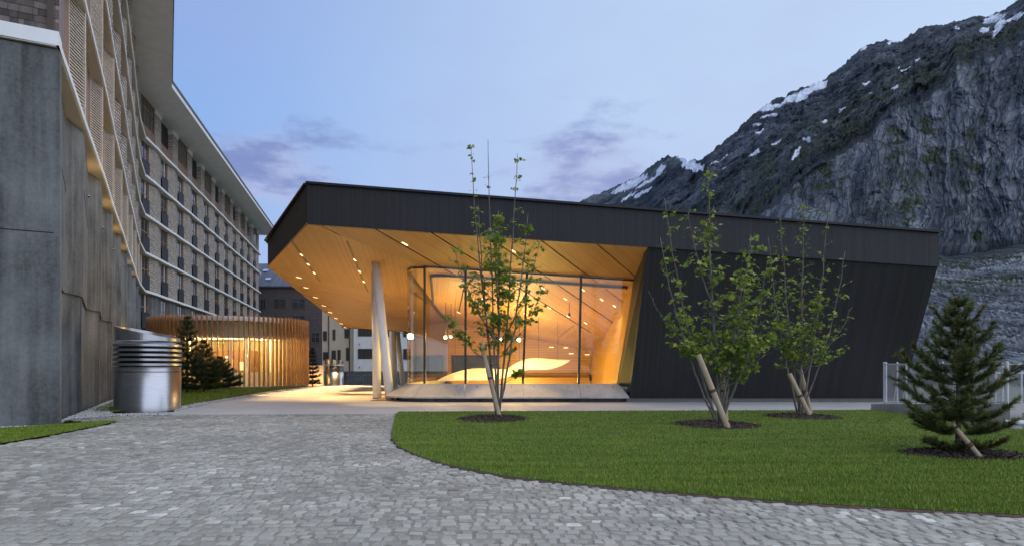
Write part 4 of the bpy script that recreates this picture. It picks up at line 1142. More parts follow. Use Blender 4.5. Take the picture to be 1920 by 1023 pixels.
# ------------------------------------------------------------------ steel ventilation drums
t = NT('brushed_steel'); n = t.noise(t.co((1.0, 1.0, 40.0)), 3.0, 4); 
t.bump(n, 0.05, 0.003); M['steel'] = t.done(t.ramp(n, [(0.3, (0.40, 0.41, 0.43)), (0.7, (0.56, 0.57, 0.59))]), 0.30, 1.0)
M['steel_dark'] = simple('shadowed_steel', (0.10, 0.105, 0.11), 0.4, 0.9)  # darker copy of the steel with shade put into its colour
def vent(cx, cy, r, hb, hl, ht0, ht1, label, nring=5):
    root = thing('ventilation_drum', label, 'vent', (cx, cy, 0), 'round steel ventilation drums')
    c = (cx, cy)
    obj('base_drum', MB().lathe([(r, -0.05), (r, hb), (r-0.03, hb+0.006)], c, 72).mesh('base_drum', M['steel'], False), root)
    obj('seam', MB().lathe([(r+0.004, hb*0.885), (r+0.008, hb*0.89), (r+0.004, hb*0.895)], c, 72).mesh('seam', M['steel_dark']), root)
    obj('core', MB().lathe([(r-0.14, hb-0.02), (r-0.14, hl+0.02)], c, 48).mesh('core', M['steel_dark']), root)
    n_ = nring
    for k in range(n_):
        z = hb+0.035+(hl-hb-0.02)*k/n_; dz = (hl-hb)/n_
        obj('louvre_ring', MB().lathe([(r-0.13, z+dz*0.40), (r+0.012, z+dz*0.0), (r+0.02, z+dz*0.03), (r+0.02, z+dz*0.46), (r+0.012, z+dz*0.50), (r-0.13, z+dz*0.85)], c, 72).mesh('louvre_ring', M['steel']), root)
    b = MB(); n = 72; vs = []
    for rr, f in ((r-0.02, 0), (r-0.02, 1), (r-0.05, 1), (r-0.05, 0)):
        for k in range(n):
            a = 2*math.pi*k/n; x, y = rr*math.cos(a), rr*math.sin(a)
            z = hl+0.04 if f == 0 else ht0+(ht1-ht0)*(x/r*0.5+0.5)
            vs.append((cx+x, cy+y, z))
    fs = [(i*n+k, i*n+(k+1) % n, ((i+1) % 4)*n+(k+1) % n, ((i+1) % 4)*n+k) for i in range(4) for k in range(n)]
    b.add(vs, fs); obj('slanted_top', b.mesh('slanted_top', M['steel']), root)
    for o in root.children:
        if o.type == 'MESH' and o.name.split('.')[0] in ('base_drum', 'core'):
            for p_ in o.data.polygons: p_.use_smooth = True
    return root
vent(-10.88, 20.4, 0.895, 1.28, 2.0, 2.50, 2.12, 'large brushed steel ventilation drum with slanted top beside the concrete wall')
x, y = G(622, 722.5); vent(x, y+0.7, 0.70, 1.02, 1.55, 1.98, 1.86, 'small steel ventilation drum standing before the white apartment house', 5)
# ------------------------------------------------------------------ houses behind
M['brick_dark'] = shingle('dark_brick', (0.17, 0.135, 0.13), (0.095, 0.078, 0.08), (0.05, 0.045, 0.045), 0.5, 0.16, 0.02)
M['slate'] = boards('slate_roof', (0.05, 0.065, 0.085), (0.10, 0.125, 0.155), 0, 0.5, 0.1, 0.5, axis='X')
M['stone_dark'] = shingle('dark_stone', (0.10, 0.10, 0.105), (0.20, 0.20, 0.21), (0.04, 0.04, 0.042), 0.7, 0.22, 0.03)
M['render_beige'] = simple('beige_render', (0.56, 0.47, 0.36), 0.8, var=0.06, scale=1.0, bump=0.04)
M['win_frame_dark'] = simple('dark_window_frame', (0.07, 0.06, 0.05), 0.5)
bh = thing('brick_house', 'dark brick house with slate roof and skylights behind the pavilion', 'house', (-42, 128, -0.8))
YH = 128.0
def XH(px, Y): return (px-960)/FPX*Y
def ZH(py, Y): return CAMH-(py-692)/FPX*Y
xl, xr = XH(470, YH)-3, XH(604, YH)
ze = ZH(535, YH)
obj('wall', MB().bx(xl, xr, YH, YH+14, -0.9, ze).mesh('wall', M['brick_dark']), bh)
zr = CAMH+(692-494)/FPX*(YH+7)
rf = MB(); rf.add([(xl-0.5, YH-0.6, ze-0.15), (xr+0.5, YH-0.6, ze-0.15), (xr+0.5, YH+7, zr), (xl-0.5, YH+7, zr), (xl-0.5, YH+14.6, ze-0.15), (xr+0.5, YH+14.6, ze-0.15),
       (xl-0.5, YH-0.6, ze-0.35), (xr+0.5, YH-0.6, ze-0.35)], [(0, 1, 2, 3), (3, 2, 5, 4), (6, 7, 1, 0), (1, 5, 2), (0, 3, 4)])
rfo = obj('roof', rf.mesh('roof', M['slate']), bh)
def on_roof(px, py):
    # roof plane rises 3.55 over 5.6
    k, s = (px-960)/FPX, (692-py)/FPX; m = (zr-ze+0.15)/7.6
    Y = (ze-0.15-m*(YH-0.6)-CAMH)/(s-m); return (k*Y, Y, CAMH+s*Y)
for px, py in ((498, 508), (503, 524)):
    x, y, z = on_roof(px, py)
    obj('skylight', MB().hexa([(x-0.5, y-0.35, z-0.15), (x+0.5, y-0.35, z-0.15), (x+0.5, y+0.35, z+0.3), (x-0.5, y+0.35, z+0.3)], [(x-0.5, y-0.38, z-0.05), (x+0.5, y-0.38, z-0.05), (x+0.5, y+0.32, z+0.42), (x-0.5, y+0.32, z+0.42)]).mesh('skylight', NT('skylight_glass').done((0.75, 0.82, 0.9), 0.08, 0.9)), rfo)
def window(par, x0, x1, y, z0, z1, fw=0.10, mull=1, frame=None, pane_m=None, ax='x'):
    f = MB()
    def bb(a0, a1, b0, b1, c0, c1):
        if ax == 'x': f.bx(a0, a1, b0, b1, c0, c1)
    f.bx(x0, x1, y-0.07, y+0.05, z0, z0+fw); f.bx(x0, x1, y-0.07, y+0.05, z1-fw, z1)
    f.bx(x0, x0+fw, y-0.067, y+0.05, z0+fw, z1-fw); f.bx(x1-fw, x1, y-0.067, y+0.05, z0+fw, z1-fw)
    for k in range(mull):
        c = x0+(x1-x0)*(k+1)/(mull+1); f.bx(c-fw*0.4, c+fw*0.4, y-0.06, y+0.05, z0+fw, z1-fw)
    w_ = obj('window', f.mesh('window', frame or M['win_frame_dark']), par)
    obj('pane', MB().bx(x0+fw*0.5, x1-fw*0.5, y-0.03, y-0.006, z0+fw*0.5, z1-fw*0.5).mesh('pane', pane_m or M['pane']), w_)
    return w_
M['olive_frame'] = simple('olive_frame', (0.10, 0.085, 0.055), 0.6)
for a, b_, c, d in ((513, 537, 559, 579), (547, 573, 559, 579), (488, 499, 559, 581), (547, 573, 590, 610), (513, 537, 590, 610), (547, 573, 622, 642), (513, 537, 622, 642), (583, 600, 622, 642)):
    window(bh, XH(a, YH), XH(b_, YH), YH-0.01, ZH(d, YH), ZH(c, YH), 0.16, 1, M['olive_frame'])
# lit garden wall
gwall = obj('garden_wall', MB().bx(XH(574, 64), XH(606, 64), 64, 64.3, -0.9, ZH(684, 64)).mesh('garden_wall', M['render_beige']))
tag(gwall, 'low rendered garden wall glowing orange under a lamp', 'wall')
fl = thing('floodlight', 'small garden floodlight glowing at the foot of the rendered wall', 'lamp', (XH(588, 63), 62.6, -0.8))
obj('housing', MB().box((XH(588, 63), 62.6, -0.70), (0.3, 0.12, 0.2)).mesh('housing', M['dark_metal']), fl)
obj('lens', MB().box((XH(588, 63), 62.67, -0.68), (0.24, 0.012, 0.14)).mesh('lens', M['lamp_warm']), fl)
lamp('flood_lamp', 'POINT', (XH(588, 63), 63.0, 0.2), 170, (1.0, 0.50, 0.16), fl, 0.1)
# white apartment house
YA = 82.0
ah = thing('apartment_house', 'white and beige apartment house on a dark stone base beyond the columns', 'apartment house', (-16, YA, -0.8))
x0, xm, x1 = XH(604, YA), XH(666, YA), XH(840, YA)
zb = ZH(695, YA)
obj('beige_wall', MB().bx(x0, xm, YA, YA+12, zb+0.002, 13.0).mesh('beige_wall', M['render_beige']), ah)
obj('white_wall', MB().bx(xm, x1, YA-0.8, YA+12.2, zb+0.004, 13.1).mesh('white_wall', M['white_render']), ah)
obj('stone_base', MB().bx(x0-0.1, x1+0.1, YA-0.9, YA+12.3, -1.0, zb).mesh('stone_base', M['stone_dark']), ah)
for a, b_, c, d in ((622, 630, 656, 675), (633, 639, 655, 674), (649, 656, 651, 675), (606, 616, 659, 674), (624, 629, 617, 637), (646, 655, 616, 633), (606, 613, 620, 638), (644, 653, 697, 712)):
    window(ah, XH(a, YA), XH(b_, YA), YA-0.01 if d < 690 else YA-0.91, ZH(d, YA), ZH(c, YA), 0.09, 1)
Y2 = YA-0.8
for z0, z1_ in ((672, 653), (630, 609)):
    # loggia: flat sheet with recess shade painted in, rail panel and posts
    a, b_ = XH(672, Y2), XH(706, Y2)
    lo = obj('loggia', MB().bx(a, b_, Y2-0.012, Y2-0.003, ZH(z0, Y2), ZH(z1_, Y2)).mesh('loggia', simple('loggia_shade', (0.045, 0.04, 0.038), 0.7)), ah)
    pm_ = MB()
    for k in range(6):
        xx = a+(b_-a)*k/5; pm_.bx(xx-0.03, xx+0.03, Y2-0.10, Y2-0.014, ZH(z0, Y2), ZH(z1_, Y2))
    pm_.bx(a, b_, Y2-0.11, Y2-0.101, ZH(z1_+1.5, Y2), ZH(z1_, Y2))
    obj('loggia_posts', pm_.mesh('loggia_posts', M['win_frame_dark']), lo)
    window(ah, XH(756, Y2), XH(770, Y2), Y2-0.01, ZH(z0+1, Y2), ZH(z1_, Y2), 0.09, 1)
    window(ah, XH(716, Y2), XH(730, Y2), Y2-0.01, ZH(z0+1, Y2), ZH(z1_, Y2), 0.09, 1)
for px in (616.5, 655.5):
    obj('downpipe', MB().tube([(XH(px, YA), YA-0.06, -0.5), (XH(px, YA), YA-0.06, 12.5)], 0.07, 8).mesh('downpipe', M['win_frame_dark']), ah)
for px, py in ((674, 687), (699, 687), (674, 644), (699, 644)):
    x, y, z = P(px, py, Y2-0.06); obj('spout', MB().tube([(x, Y2+0.0, z), (x, Y2-0.25, z-0.03)], 0.06, 8).mesh('spout', M['win_frame_dark']), ah)
# ------------------------------------------------------------------ mountain
def polyl(xs, ys):
    return lambda v: np.interp(v, xs, ys)
sky_l = polyl([1000, 1060, 1100, 1150, 1180, 1200, 1225, 1252, 1262, 1275, 1300, 1316, 1345, 1400, 1430, 1470, 1500, 1545, 1560, 1600, 1622, 1660, 1690, 1735, 1780, 1835, 1852, 1880, 1905, 1935, 1990, 2100, 2300, 2700],
              [420, 396, 376, 352, 342, 334, 312, 292, 296, 302, 306, 302, 276, 232, 206, 186, 172, 158, 146, 112, 92, 78, 82, 58, 52, 34, 38, 26, 10, -12, -60, -150, -260, -380])
crag_l = polyl([1000, 1300, 1430, 1480, 1550, 1620, 1690, 1760, 1830, 1920, 2100, 2400, 2700], [620, 520, 402, 360, 300, 258, 205, 160, 110, 56, -40, -160, -260])
base_l = polyl([1000, 1430, 1620, 1700, 1780, 1850, 1920, 2100, 2700], [640, 540, 450, 465, 480, 470, 455, 430, 400])
pxs = np.concatenate([np.linspace(1000, 1090, 30, endpoint=False), np.linspace(1090, 1940, 640, endpoint=False), np.linspace(1940, 2700, 130)])
rows = []
tt = np.concatenate([np.linspace(0, 1, 130, endpoint=False), np.linspace(1, 2, 260, endpoint=False), np.linspace(2, 2.03, 5, endpoint=False), np.linspace(2.03, 3, 200)])
PX, T = np.meshgrid(pxs, tt)
yb, yc, ysk = base_l(PX), crag_l(PX), sky_l(PX)
yc = yc+(fbm(PX/46, PX*0, PX*0+3, 4, 0.6)-0.5)*46
yc = np.maximum(yc, ysk+30)
foot = 700.0
seg0 = np.clip(T, 0, 1); seg1 = np.clip(T-1, 0, 1); seg2 = np.clip(T-2, 0, 1)
py = foot+(yb-foot)*seg0+(yc-yb)*seg1+(ysk-yc)*seg2
near_w = np.clip((PX-1180)/300, 0, 1)
d0 = 75.0; d1 = 300+120*(1-near_w); d2 = 372+220*(1-near_w); d3 = 1000+700*np.clip((1320-PX)/180, 0, 1)
D = d0+(d1-d0)*seg0**1.6+(d2-d1)*seg1+np.where(T > 2, (d2*0.25)*np.clip((T-2)/0.03, 0, 1), 0)+(d3-d2*1.25)*np.clip((T-2.03)/0.97, 0, 1)
py = np.where((T > 2) & (T < 2.03), yc+(T-2)/0.03*1.0, py)
k = (PX-960)/FPX
X = k*D; Yy = D; Z = CAMH+(692-py)/FPX*D
cliff = np.clip((T-0.97)/0.08, 0, 1)*np.clip((2.0-T)/0.04, 0, 1)
upper = np.clip((T-2.02)/0.05, 0, 1); scree = np.clip((1.0-T)/0.1, 0, 1)
# fractured rock: steep ribs, blocks, ledges (laterally U, in height W)
wU = (fbm(X/60, Z/60, Yy/200, 4)-0.5)*30
U = k*360+wU*0.55-Z*0.06; W = Z+wU*0.4
rib = fbm(U/24, W/110, Yy/300, 4, 0.55, True)-0.55
blk = fbm(U/11+1.2*rib, W/24, Yy/150, 4, 0.6, True)-0.55
blk2 = fbm(U/3.2, W/6.5, Yy/60, 3, 0.6, True)-0.5
big = fbm(X/130, Yy/130, Z/130, 4, 0.5)-0.5
up1 = fbm(k*7-Z/260, Z/110, Yy/400, 5, 0.6, True)-0.55
up2 = fbm(k*26-Z/90, Z/30, Yy/200, 5, 0.65, True)-0.5
up3 = fbm(k*85, Z/10, Yy/80, 3, 0.65, True)-0.5
sc1 = fbm(X/2.6, Yy/6.0, 0*Z, 4, 0.7, True)-0.5
sc2 = np.clip(fbm(X/1.6+7, Yy/4.2, 0*Z+3, 2, 0.6)-0.52, 0, 1)
fade3 = np.clip((3.02-T)*6, 0.25, 1)
out_ = (rib*20+blk*9+blk2*1.8)*cliff+(up1*60+up2*26+up3*9)*upper*fade3+big*24*np.clip((T-0.9), 0, 1)*np.clip((3-T)*2, 0, 1)
rl = np.sqrt(X*X+Yy*Yy); scl = 1-out_/rl
X2, Y3, Z2 = X*scl, Yy*scl, CAMH+(Z-CAMH)*scl
Z2 = Z2+(up2*12+up3*7+up1*6)*upper+(blk*3.0+blk2*2.0)*cliff*np.clip((T-1.8)*6, 0, 1)+(sc1*1.6+sc2*3.2)*scree*np.clip(seg0*4, 0.1, 1)
V = np.stack([X2, Y3, Z2], -1).reshape(-1, 3)
nr, nc = PX.shape
ii = np.arange(nr*nc).reshape(nr, nc)
F = np.stack([ii[:-1, :-1], ii[:-1, 1:], ii[1:, 1:], ii[1:, :-1]], -1).reshape(-1, 4)
# where grass holds, and where old snow lies
gn = fbm(X/30, Yy/30, Z/30, 5, 0.6); gn2 = fbm(X/8, Yy/8, Z/8, 4, 0.6)
ledges = np.clip((0.46-rib-0.55+0.2)*3, 0, 1)
grass_a = cliff*np.clip((gn2-0.52)*9, 0, 1)*np.clip((0.02-rib)*8, 0, 1)*0.9
grass_a = np.maximum(grass_a, scree*np.clip((seg0-0.55)*5, 0, 1)*np.clip((gn-0.33)*6, 0, 1)*np.clip(1.3-sc2*8, 0, 1))
grass_a = np.maximum(grass_a, upper*np.clip((2.70-T)*2.6, 0, 1)*np.clip((gn-0.36)*5, 0, 1)*0.75)
rough_a = np.clip(0.55+blk*0.9+blk2*0.3, 0, 1)*cliff+upper*np.clip(0.42+up2*0.7+up3*0.6, 0, 1)*0.6+scree*np.clip(0.6+sc1*1.0+sc2*2, 0, 1)*1.0
snow = np.zeros_like(PX)
r = np.random.default_rng(3)
sn = fbm(X/14, Yy/14, Z/14, 4, 0.6)
PXS = lambda p: 1320 < p < 1425 or 1440 < p < 1490 or 1510 < p < 1525 or 1540 < p < 1740
def blob(px, py_, w, h, ang=0, hard=1.0):
    global snow
    dx, dy = PX-px, py-py_; c, s = math.cos(ang), math.sin(ang)
    if PXS(px): w, h = w*0.8, h*0.62
    u, v = (dx*c+dy*s)/w, (-dx*s+dy*c)/h
    snow = np.maximum(snow, np.clip((1.25-u*u-v*v-(sn-0.5)*3.2)*4, 0, 1)*hard)
for a in ((1500, 187, 40, 7, -0.42), (1530, 172, 20, 5, -0.45), (1455, 206, 36, 6, -0.3), (1480, 190, 20, 7, -0.6), (1430, 208, 16, 3, -0.3), (1678, 82, 16, 6, -0.2), (1620, 100, 10, 3, -0.7),
          (1580, 210, 8, 5, -0.5), (1585, 205, 4, 3, -0.6), (1280, 303, 12, 6, 0.5), (1300, 316, 18, 8, 0.2), (1240, 322, 5, 12, 0.6), (1190, 345, 24, 6, -0.4), (1165, 358, 18, 4, -0.4), (1215, 345, 30, 2.5, -0.55),
          (1180, 372, 14, 2.5, -0.5), (1205, 366, 16, 3, -0.5), (1415, 293, 12, 4, -0.45), (1365, 318, 18, 2.5, -0.4), (1350, 305, 22, 1.8, -0.5), (1370, 290, 14, 1.5, -0.4), (1455, 275, 12, 3, -0.5), (1514, 268, 9, 2.2, -0.05),
          (1492, 300, 3, 14, 0.5), (1545, 238, 8, 2.5, -0.3), (1625, 165, 9, 4, -0.3), (1697, 142, 12, 4, -0.3), (1685, 138, 3, 5, 0), (1720, 122, 8, 2, -0.6), (1675, 175, 12, 1.8, -0.4), (1630, 185, 6, 1.5, -0.4), (1725, 160, 6, 1.5, -0.3),
          (1866, 40, 20, 5, -0.35), (1872, 62, 6, 20, 0.6), (1900, 42, 22, 4, -0.5), (1846, 66, 8, 3, -0.3), (1795, 58, 6, 2, 0), (1420, 240, 10, 2, -0.3), (1425, 255, 8, 2, -0.4), (1440, 225, 16, 1.6, -0.2)):
    blob(*a)
snow *= (T > 2.03)
t = NT('mountain_rock')
co = t.co(); geo = t.new('ShaderNodeNewGeometry'); sp = t.new('ShaderNodeSeparateXYZ'); t.l.new(geo.outputs['Normal'], sp.inputs[0])
cu = t.new('ShaderNodeCombineXYZ'); t.l.new(t.attr('ru'), cu.inputs[0]); t.l.new(t.attr('rw'), cu.inputs[1])
def uw(sx, sy):
    m = t.new('ShaderNodeMapping'); t.l.new(cu.outputs[0], m.inputs[0]); m.inputs['Scale'].default_value = (sx, sy, 1); return m.outputs[0]
n1 = t.noise(uw(1, 0.30), 0.16, 9, 0.70, 0.8); n2 = t.noise(co, 0.8, 8, 0.7)
nw = t.new('ShaderNodeTexNoise'); t.l.new(t.co(), nw.inputs[0]); nw.inputs['Scale'].default_value = 0.08; nw.inputs['Detail'].default_value = 2
def cracks(st, sc, w, warp):
    vo = t.new('ShaderNodeTexVoronoi', feature='DISTANCE_TO_EDGE'); wv = t.new('ShaderNodeVectorMath', operation='MULTIPLY_ADD')
    t.l.new(nw.outputs['Color'], wv.inputs[0]); wv.inputs[1].default_value = (warp,)*3; t.l.new(uw(*st), wv.inputs[2])
    t.l.new(wv.outputs[0], vo.inputs['Vector']); vo.inputs['Scale'].default_value = sc
    return t.ramp(vo.outputs['Distance'], [(0.0, 0.0), (w, 1.0)])
ck1 = cracks((1, 0.30), 0.10, 0.06, 10); ck2 = cracks((1, 0.36), 0.30, 0.09, 5)
ra = t.attr('relief')
vc = t.new('ShaderNodeTexVoronoi'); wv2 = t.new('ShaderNodeVectorMath', operation='MULTIPLY_ADD')
t.l.new(nw.outputs['Color'], wv2.inputs[0]); wv2.inputs[1].default_value = (10, 10, 10); t.l.new(uw(1, 0.30), wv2.inputs[2]); t.l.new(wv2.outputs[0], vc.inputs['Vector']); vc.inputs['Scale'].default_value = 0.10
sc_ = t.new('ShaderNodeSeparateColor'); t.l.new(vc.outputs['Color'], sc_.inputs[0])
f = t.math('ADD', t.math('MULTIPLY', n1, 0.34), t.math('ADD', t.math('MULTIPLY', n2, 0.13), t.math('MULTIPLY', ra, 0.40)))
f = t.math('ADD', f, t.math('MULTIPLY', sc_.outputs[0], 0.20))
rock = t.ramp(f, [(0.36, (0.022, 0.028, 0.035)), (0.52, (0.058, 0.071, 0.084)), (0.68, (0.142, 0.162, 0.180)), (0.86, (0.26, 0.285, 0.30))])
ck = t.math('MULTIPLY', ck1, t.math('ADD', t.math('MULTIPLY', ck2, 0.6), 0.4))
rock = t.mix(t.math('MULTIPLY', t.math('SUBTRACT', 1.0, ck), t.math('MULTIPLY', t.ramp(n1, [(0.35, 0.15), (0.6, 0.95)]), ra), True), rock, (0.030, 0.031, 0.032))  # crack lines darkened: shade contrast put into the rock colour
gr = t.ramp(n2, [(0.35, (0.022, 0.031, 0.016)), (0.65, (0.052, 0.066, 0.033))])
col = t.mix(t.attr('grass'), rock, gr)
col = t.mix(t.attr('snow'), col, (0.66, 0.71, 0.78))
t.bump(t.math('ADD', t.math('MULTIPLY', f, 0.8), t.math('MULTIPLY', ck, 0.45)), 1.0, 2.5)
M['rock'] = t.done(col, 0.95, 0, 0.1)
mo = obj('mountain', npmesh('mountain', V, F, M['rock'], False, {'grass': grass_a.ravel(), 'snow': snow.ravel(), 'relief': rough_a.ravel(), 'ru': np.where(T < 1, X*1.3, U).ravel(), 'rw': np.where(T < 1, Yy*0.8, W).ravel()}), kind='structure')
mo['label'] = 'steep rocky mountainside with snow patches rising behind the hall'
# ------------------------------------------------------------------ planting
t = NT('bark'); n = t.noise(t.co((1, 1, 0.35)), 16, 5); t.bump(n, 0.5, 0.006)
M['bark'] = t.done(t.ramp(n, [(0.3, (0.085, 0.075, 0.06)), (0.7, (0.20, 0.18, 0.15))]), 0.9)
t = NT('bark_dark'); n = t.noise(t.co((1, 1, 0.35)), 16, 5)
M['bark_dark'] = t.done(t.ramp(n, [(0.3, (0.05, 0.038, 0.028)), (0.7, (0.12, 0.095, 0.07))]), 0.9)
def leaf_mat(name, a, b, c, transl=0.35):
    t = NT(name); tn = t.attr('tone'); col = t.ramp(tn, [(0.0, a), (0.5, b), (1.0, c)])
    t.done(col, 0.5, 0, 0.35)
    tr = t.new('ShaderNodeBsdfTranslucent'); t.set(tr, 0, col)
    m = t.new('ShaderNodeMixShader'); m.inputs[0].default_value = transl
    t.l.new(t.b.outputs[0], m.inputs[1]); t.l.new(tr.outputs[0], m.inputs[2]); t.l.new(m.outputs[0], t.out.inputs[0])
    return t.mat
M['leaf'] = leaf_mat('maple_leaf', (0.075, 0.14, 0.018), (0.19, 0.285, 0.034), (0.45, 0.44, 0.06))
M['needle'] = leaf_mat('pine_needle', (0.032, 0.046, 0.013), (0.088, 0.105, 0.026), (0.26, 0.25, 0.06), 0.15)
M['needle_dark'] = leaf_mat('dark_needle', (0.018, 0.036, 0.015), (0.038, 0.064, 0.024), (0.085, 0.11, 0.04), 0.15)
M['stake'] = simple('peeled_stake', (0.42, 0.32, 0.20), 0.7, var=0.2, scale=7, st=(3, 3, 0.5))
M['tie'] = simple('coconut_tie', (0.12, 0.055, 0.03), 0.9)
LEAF = np.array([(0, 0), (0.22, -0.06), (0.50, 0.10), (0.33, 0.28), (0.52, 0.60), (0.22, 0.55), (0.0, 1.0), (-0.22, 0.55), (-0.52, 0.60), (-0.33, 0.28), (-0.50, 0.10), (-0.22, -0.06)])
LF = np.array([(0, 1, 2), (0, 2, 3), (0, 3, 4), (0, 4, 5), (0, 5, 6), (0, 6, 7), (0, 7, 8), (0, 8, 9), (0, 9, 10), (0, 10, 11)])
def leaves_mesh(name, pts, outs, size, r, mat):
    pts = np.array(pts); outs = np.array(outs); N = len(pts)
    s = size*r.uniform(0.5, 1.3, N)
    # leaf axis: outward and drooping; blade normal: mostly up
    ax = outs+r.normal(0, 0.45, (N, 3)); ax[:, 2] -= r.uniform(0.1, 0.9, N)
    ax /= np.linalg.norm(ax, axis=1)[:, None]
    up = np.zeros((N, 3)); up[:, 2] = 1; up += r.normal(0, 0.5, (N, 3))
    sd = np.cross(ax, up); sd /= np.linalg.norm(sd, axis=1)[:, None]
    nn = np.cross(sd, ax)
    fold = r.uniform(-0.05, 0.40, N); curl = r.uniform(-0.3, 0.1, N)
    V = np.zeros((N, 12, 3))
    for k, (x, y) in enumerate(LEAF):
        zz = fold*abs(x)+curl*y*y
        V[:, k] = pts+(sd*x+ax*y+nn*zz[:, None])*s[:, None]
    F = (np.arange(N)[:, None, None]*12+LF[None]).reshape(-1, 3)
    tn = np.repeat(np.clip(r.normal(0.45, 0.22, N), 0, 1), 12)
    return npmesh(name, V.reshape(-1, 3), F, mat, False, {'tone': tn})
def bez(p0, p1, p2, n):
    return [p0*(1-s)**2+p1*2*s*(1-s)+p2*s*s for s in np.linspace(0, 1, n)]
def maple(base_px, label, stems, seed, leaf=0.095, many=1.0):
    r = np.random.default_rng(seed)
    bx_, by_ = G(*base_px)
    root = thing('maple_tree', label, 'tree', (bx_, by_, 0), 'young staked maples on the lawn')
    tr = MB(); br = MB(); pts, outs = [], []
    def leafrun(P_, n, spread):
        for _ in range(n):
            i = r.uniform(0.15, 1)*(len(P_)-1); a = int(min(i, len(P_)-2)); q = P_[a]+(P_[a+1]-P_[a])*(i-a)
            az = r.uniform(0, 2*np.pi); o = np.array([math.cos(az), math.sin(az), r.uniform(-0.2, 0.4)])
            pts.append(q+o*r.uniform(0.02, spread)); outs.append(o)
    for (fpx, fpy, tpx, tpy, dy, rad, nb_, blen, nleaf, l0) in stems:
        # start on the trunk at photograph point (fpx, fpy), end at (tpx, tpy), dy metres deeper
        p0 = np.array(P(fpx, fpy, by_)); p2 = np.array(P(tpx, tpy, by_+dy)); 
        if fpy >= base_px[1]-6: p0 = np.array([bx_+r.normal(0, 0.03), by_+r.normal(0, 0.03), -0.03])
        mid = p0*0.5+p2*0.5; mid[0] += (p2[0]-p0[0])*0.22; mid[1] += (p2[1]-p0[1])*0.22; mid[2] -= abs(p2[0]-p0[0])*0.15
        S = bez(p0, mid, p2, 14); L = np.linalg.norm(p2-p0)
        S = [q+r.normal(0, 0.012, 3)*(0 < i < 13) for i, q in enumerate(S)]
        tr.tube(S, [rad*(1-0.86*i/13)+0.0028 for i in range(14)], 6)
        if nb_ < 0:
            for i in range(8, 14):
                for _ in range(-nb_): 
                    az = r.uniform(0, 6.28); o = np.array([math.cos(az), math.sin(az), 0.1]); pts.append(S[i]+(S[min(i+1, 13)]-S[i])*r.random()+o*r.uniform(0.01, 0.12)); outs.append(o)
            continue
        for b in range(nb_):
            s = l0+(0.97-l0)*(b+r.uniform(0, 1))/nb_
            i = s*13; a = int(min(i, 12)); q = S[a]+(S[a+1]-S[a])*(i-a)
            az = b*2.4+r.uniform(-0.5, 0.5); el = r.uniform(0.45, 1.05)
            d = np.array([math.cos(az)*math.cos(el), math.sin(az)*math.cos(el), math.sin(el)])
            ln = blen*(1.05-0.75*s)*r.uniform(0.5, 1.3)
            e_ = q+d*ln; m_ = q+d*ln*0.5+np.array([d[0], d[1], -0.3])*ln*0.14
            B = bez(q, m_, e_, 6); rb = max(0.0035, rad*0.34*(1-0.6*s))
            br.tube(B, [rb*(1-0.75*k/5)+0.0012 for k in range(6)], 4, cap=False)
            n1_ = int(many*nleaf*(1.12-0.7*s)*r.uniform(0.3, 1.5))
            leafrun(B, n1_, 0.10)
            for k in range(2):
                s2 = r.uniform(0.35, 0.9); a2 = int(s2*5); q2 = B[a2]
                d2 = d+r.normal(0, 0.6, 3); d2[2] = abs(d2[2])*0.6; d2 /= np.linalg.norm(d2)
                C = bez(q2, q2+d2*ln*0.2, q2+d2*ln*0.45-np.array([0, 0, 0.03]), 4)
                br.tube(C, [rb*0.45, rb*0.35, rb*0.3, 0.001], 3, cap=False)
                leafrun(C, int(n1_*0.45), 0.09)
    obj('trunk', tr.mesh('trunk', M['bark'], True), root)
    obj('branches', br.mesh('branches', M['bark'], True), root, kind='stuff')
    obj('crown', leaves_mesh('crown', pts, outs, leaf, r, M['leaf']), root, kind='stuff')
    return root
maple((934, 781), 'slim multi stemmed young maple in front of the glowing glass', [
    # from px, py   to px, py   depth  radius  side branches, length, leaves, first branch at
    (934, 781, 883, 276, 0.2, 0.030, -6, 0, 0, 0.9), (934, 781, 915, 262, -0.2, 0.030, 3, 0.5, 3, 0.6), (938, 781, 970, 288, 0.4, 0.034, 12, 0.50, 7, 0.35),
    (936, 781, 935, 395, 0.0, 0.040, 30, 0.80, 14, 0.28), (934, 781, 897, 385, 0.5, 0.032, 18, 0.7, 11, 0.32), (940, 781, 990, 400, -0.4, 0.032, 18, 0.65, 10, 0.35),
    (930, 640, 850, 455, 0.3, 0.018, 12, 0.45, 7, 0.30), (940, 640, 1012, 452, 0.2, 0.020, 13, 0.5, 8, 0.35), (938, 690, 838, 590, -0.2, 0.014, 10, 0.38, 12, 0.35),
    (942, 660, 1022, 530, -0.3, 0.014, 10, 0.42, 9, 0.4), (936, 720, 978, 690, -0.5, 0.008, 6, 0.22, 7, 0.5), (936, 600, 925, 430, -0.6, 0.02, 20, 0.7, 13, 0.2), (936, 640, 870, 520, -0.5, 0.014, 9, 0.45, 9, 0.35)], 21, 0.088, 1.6)
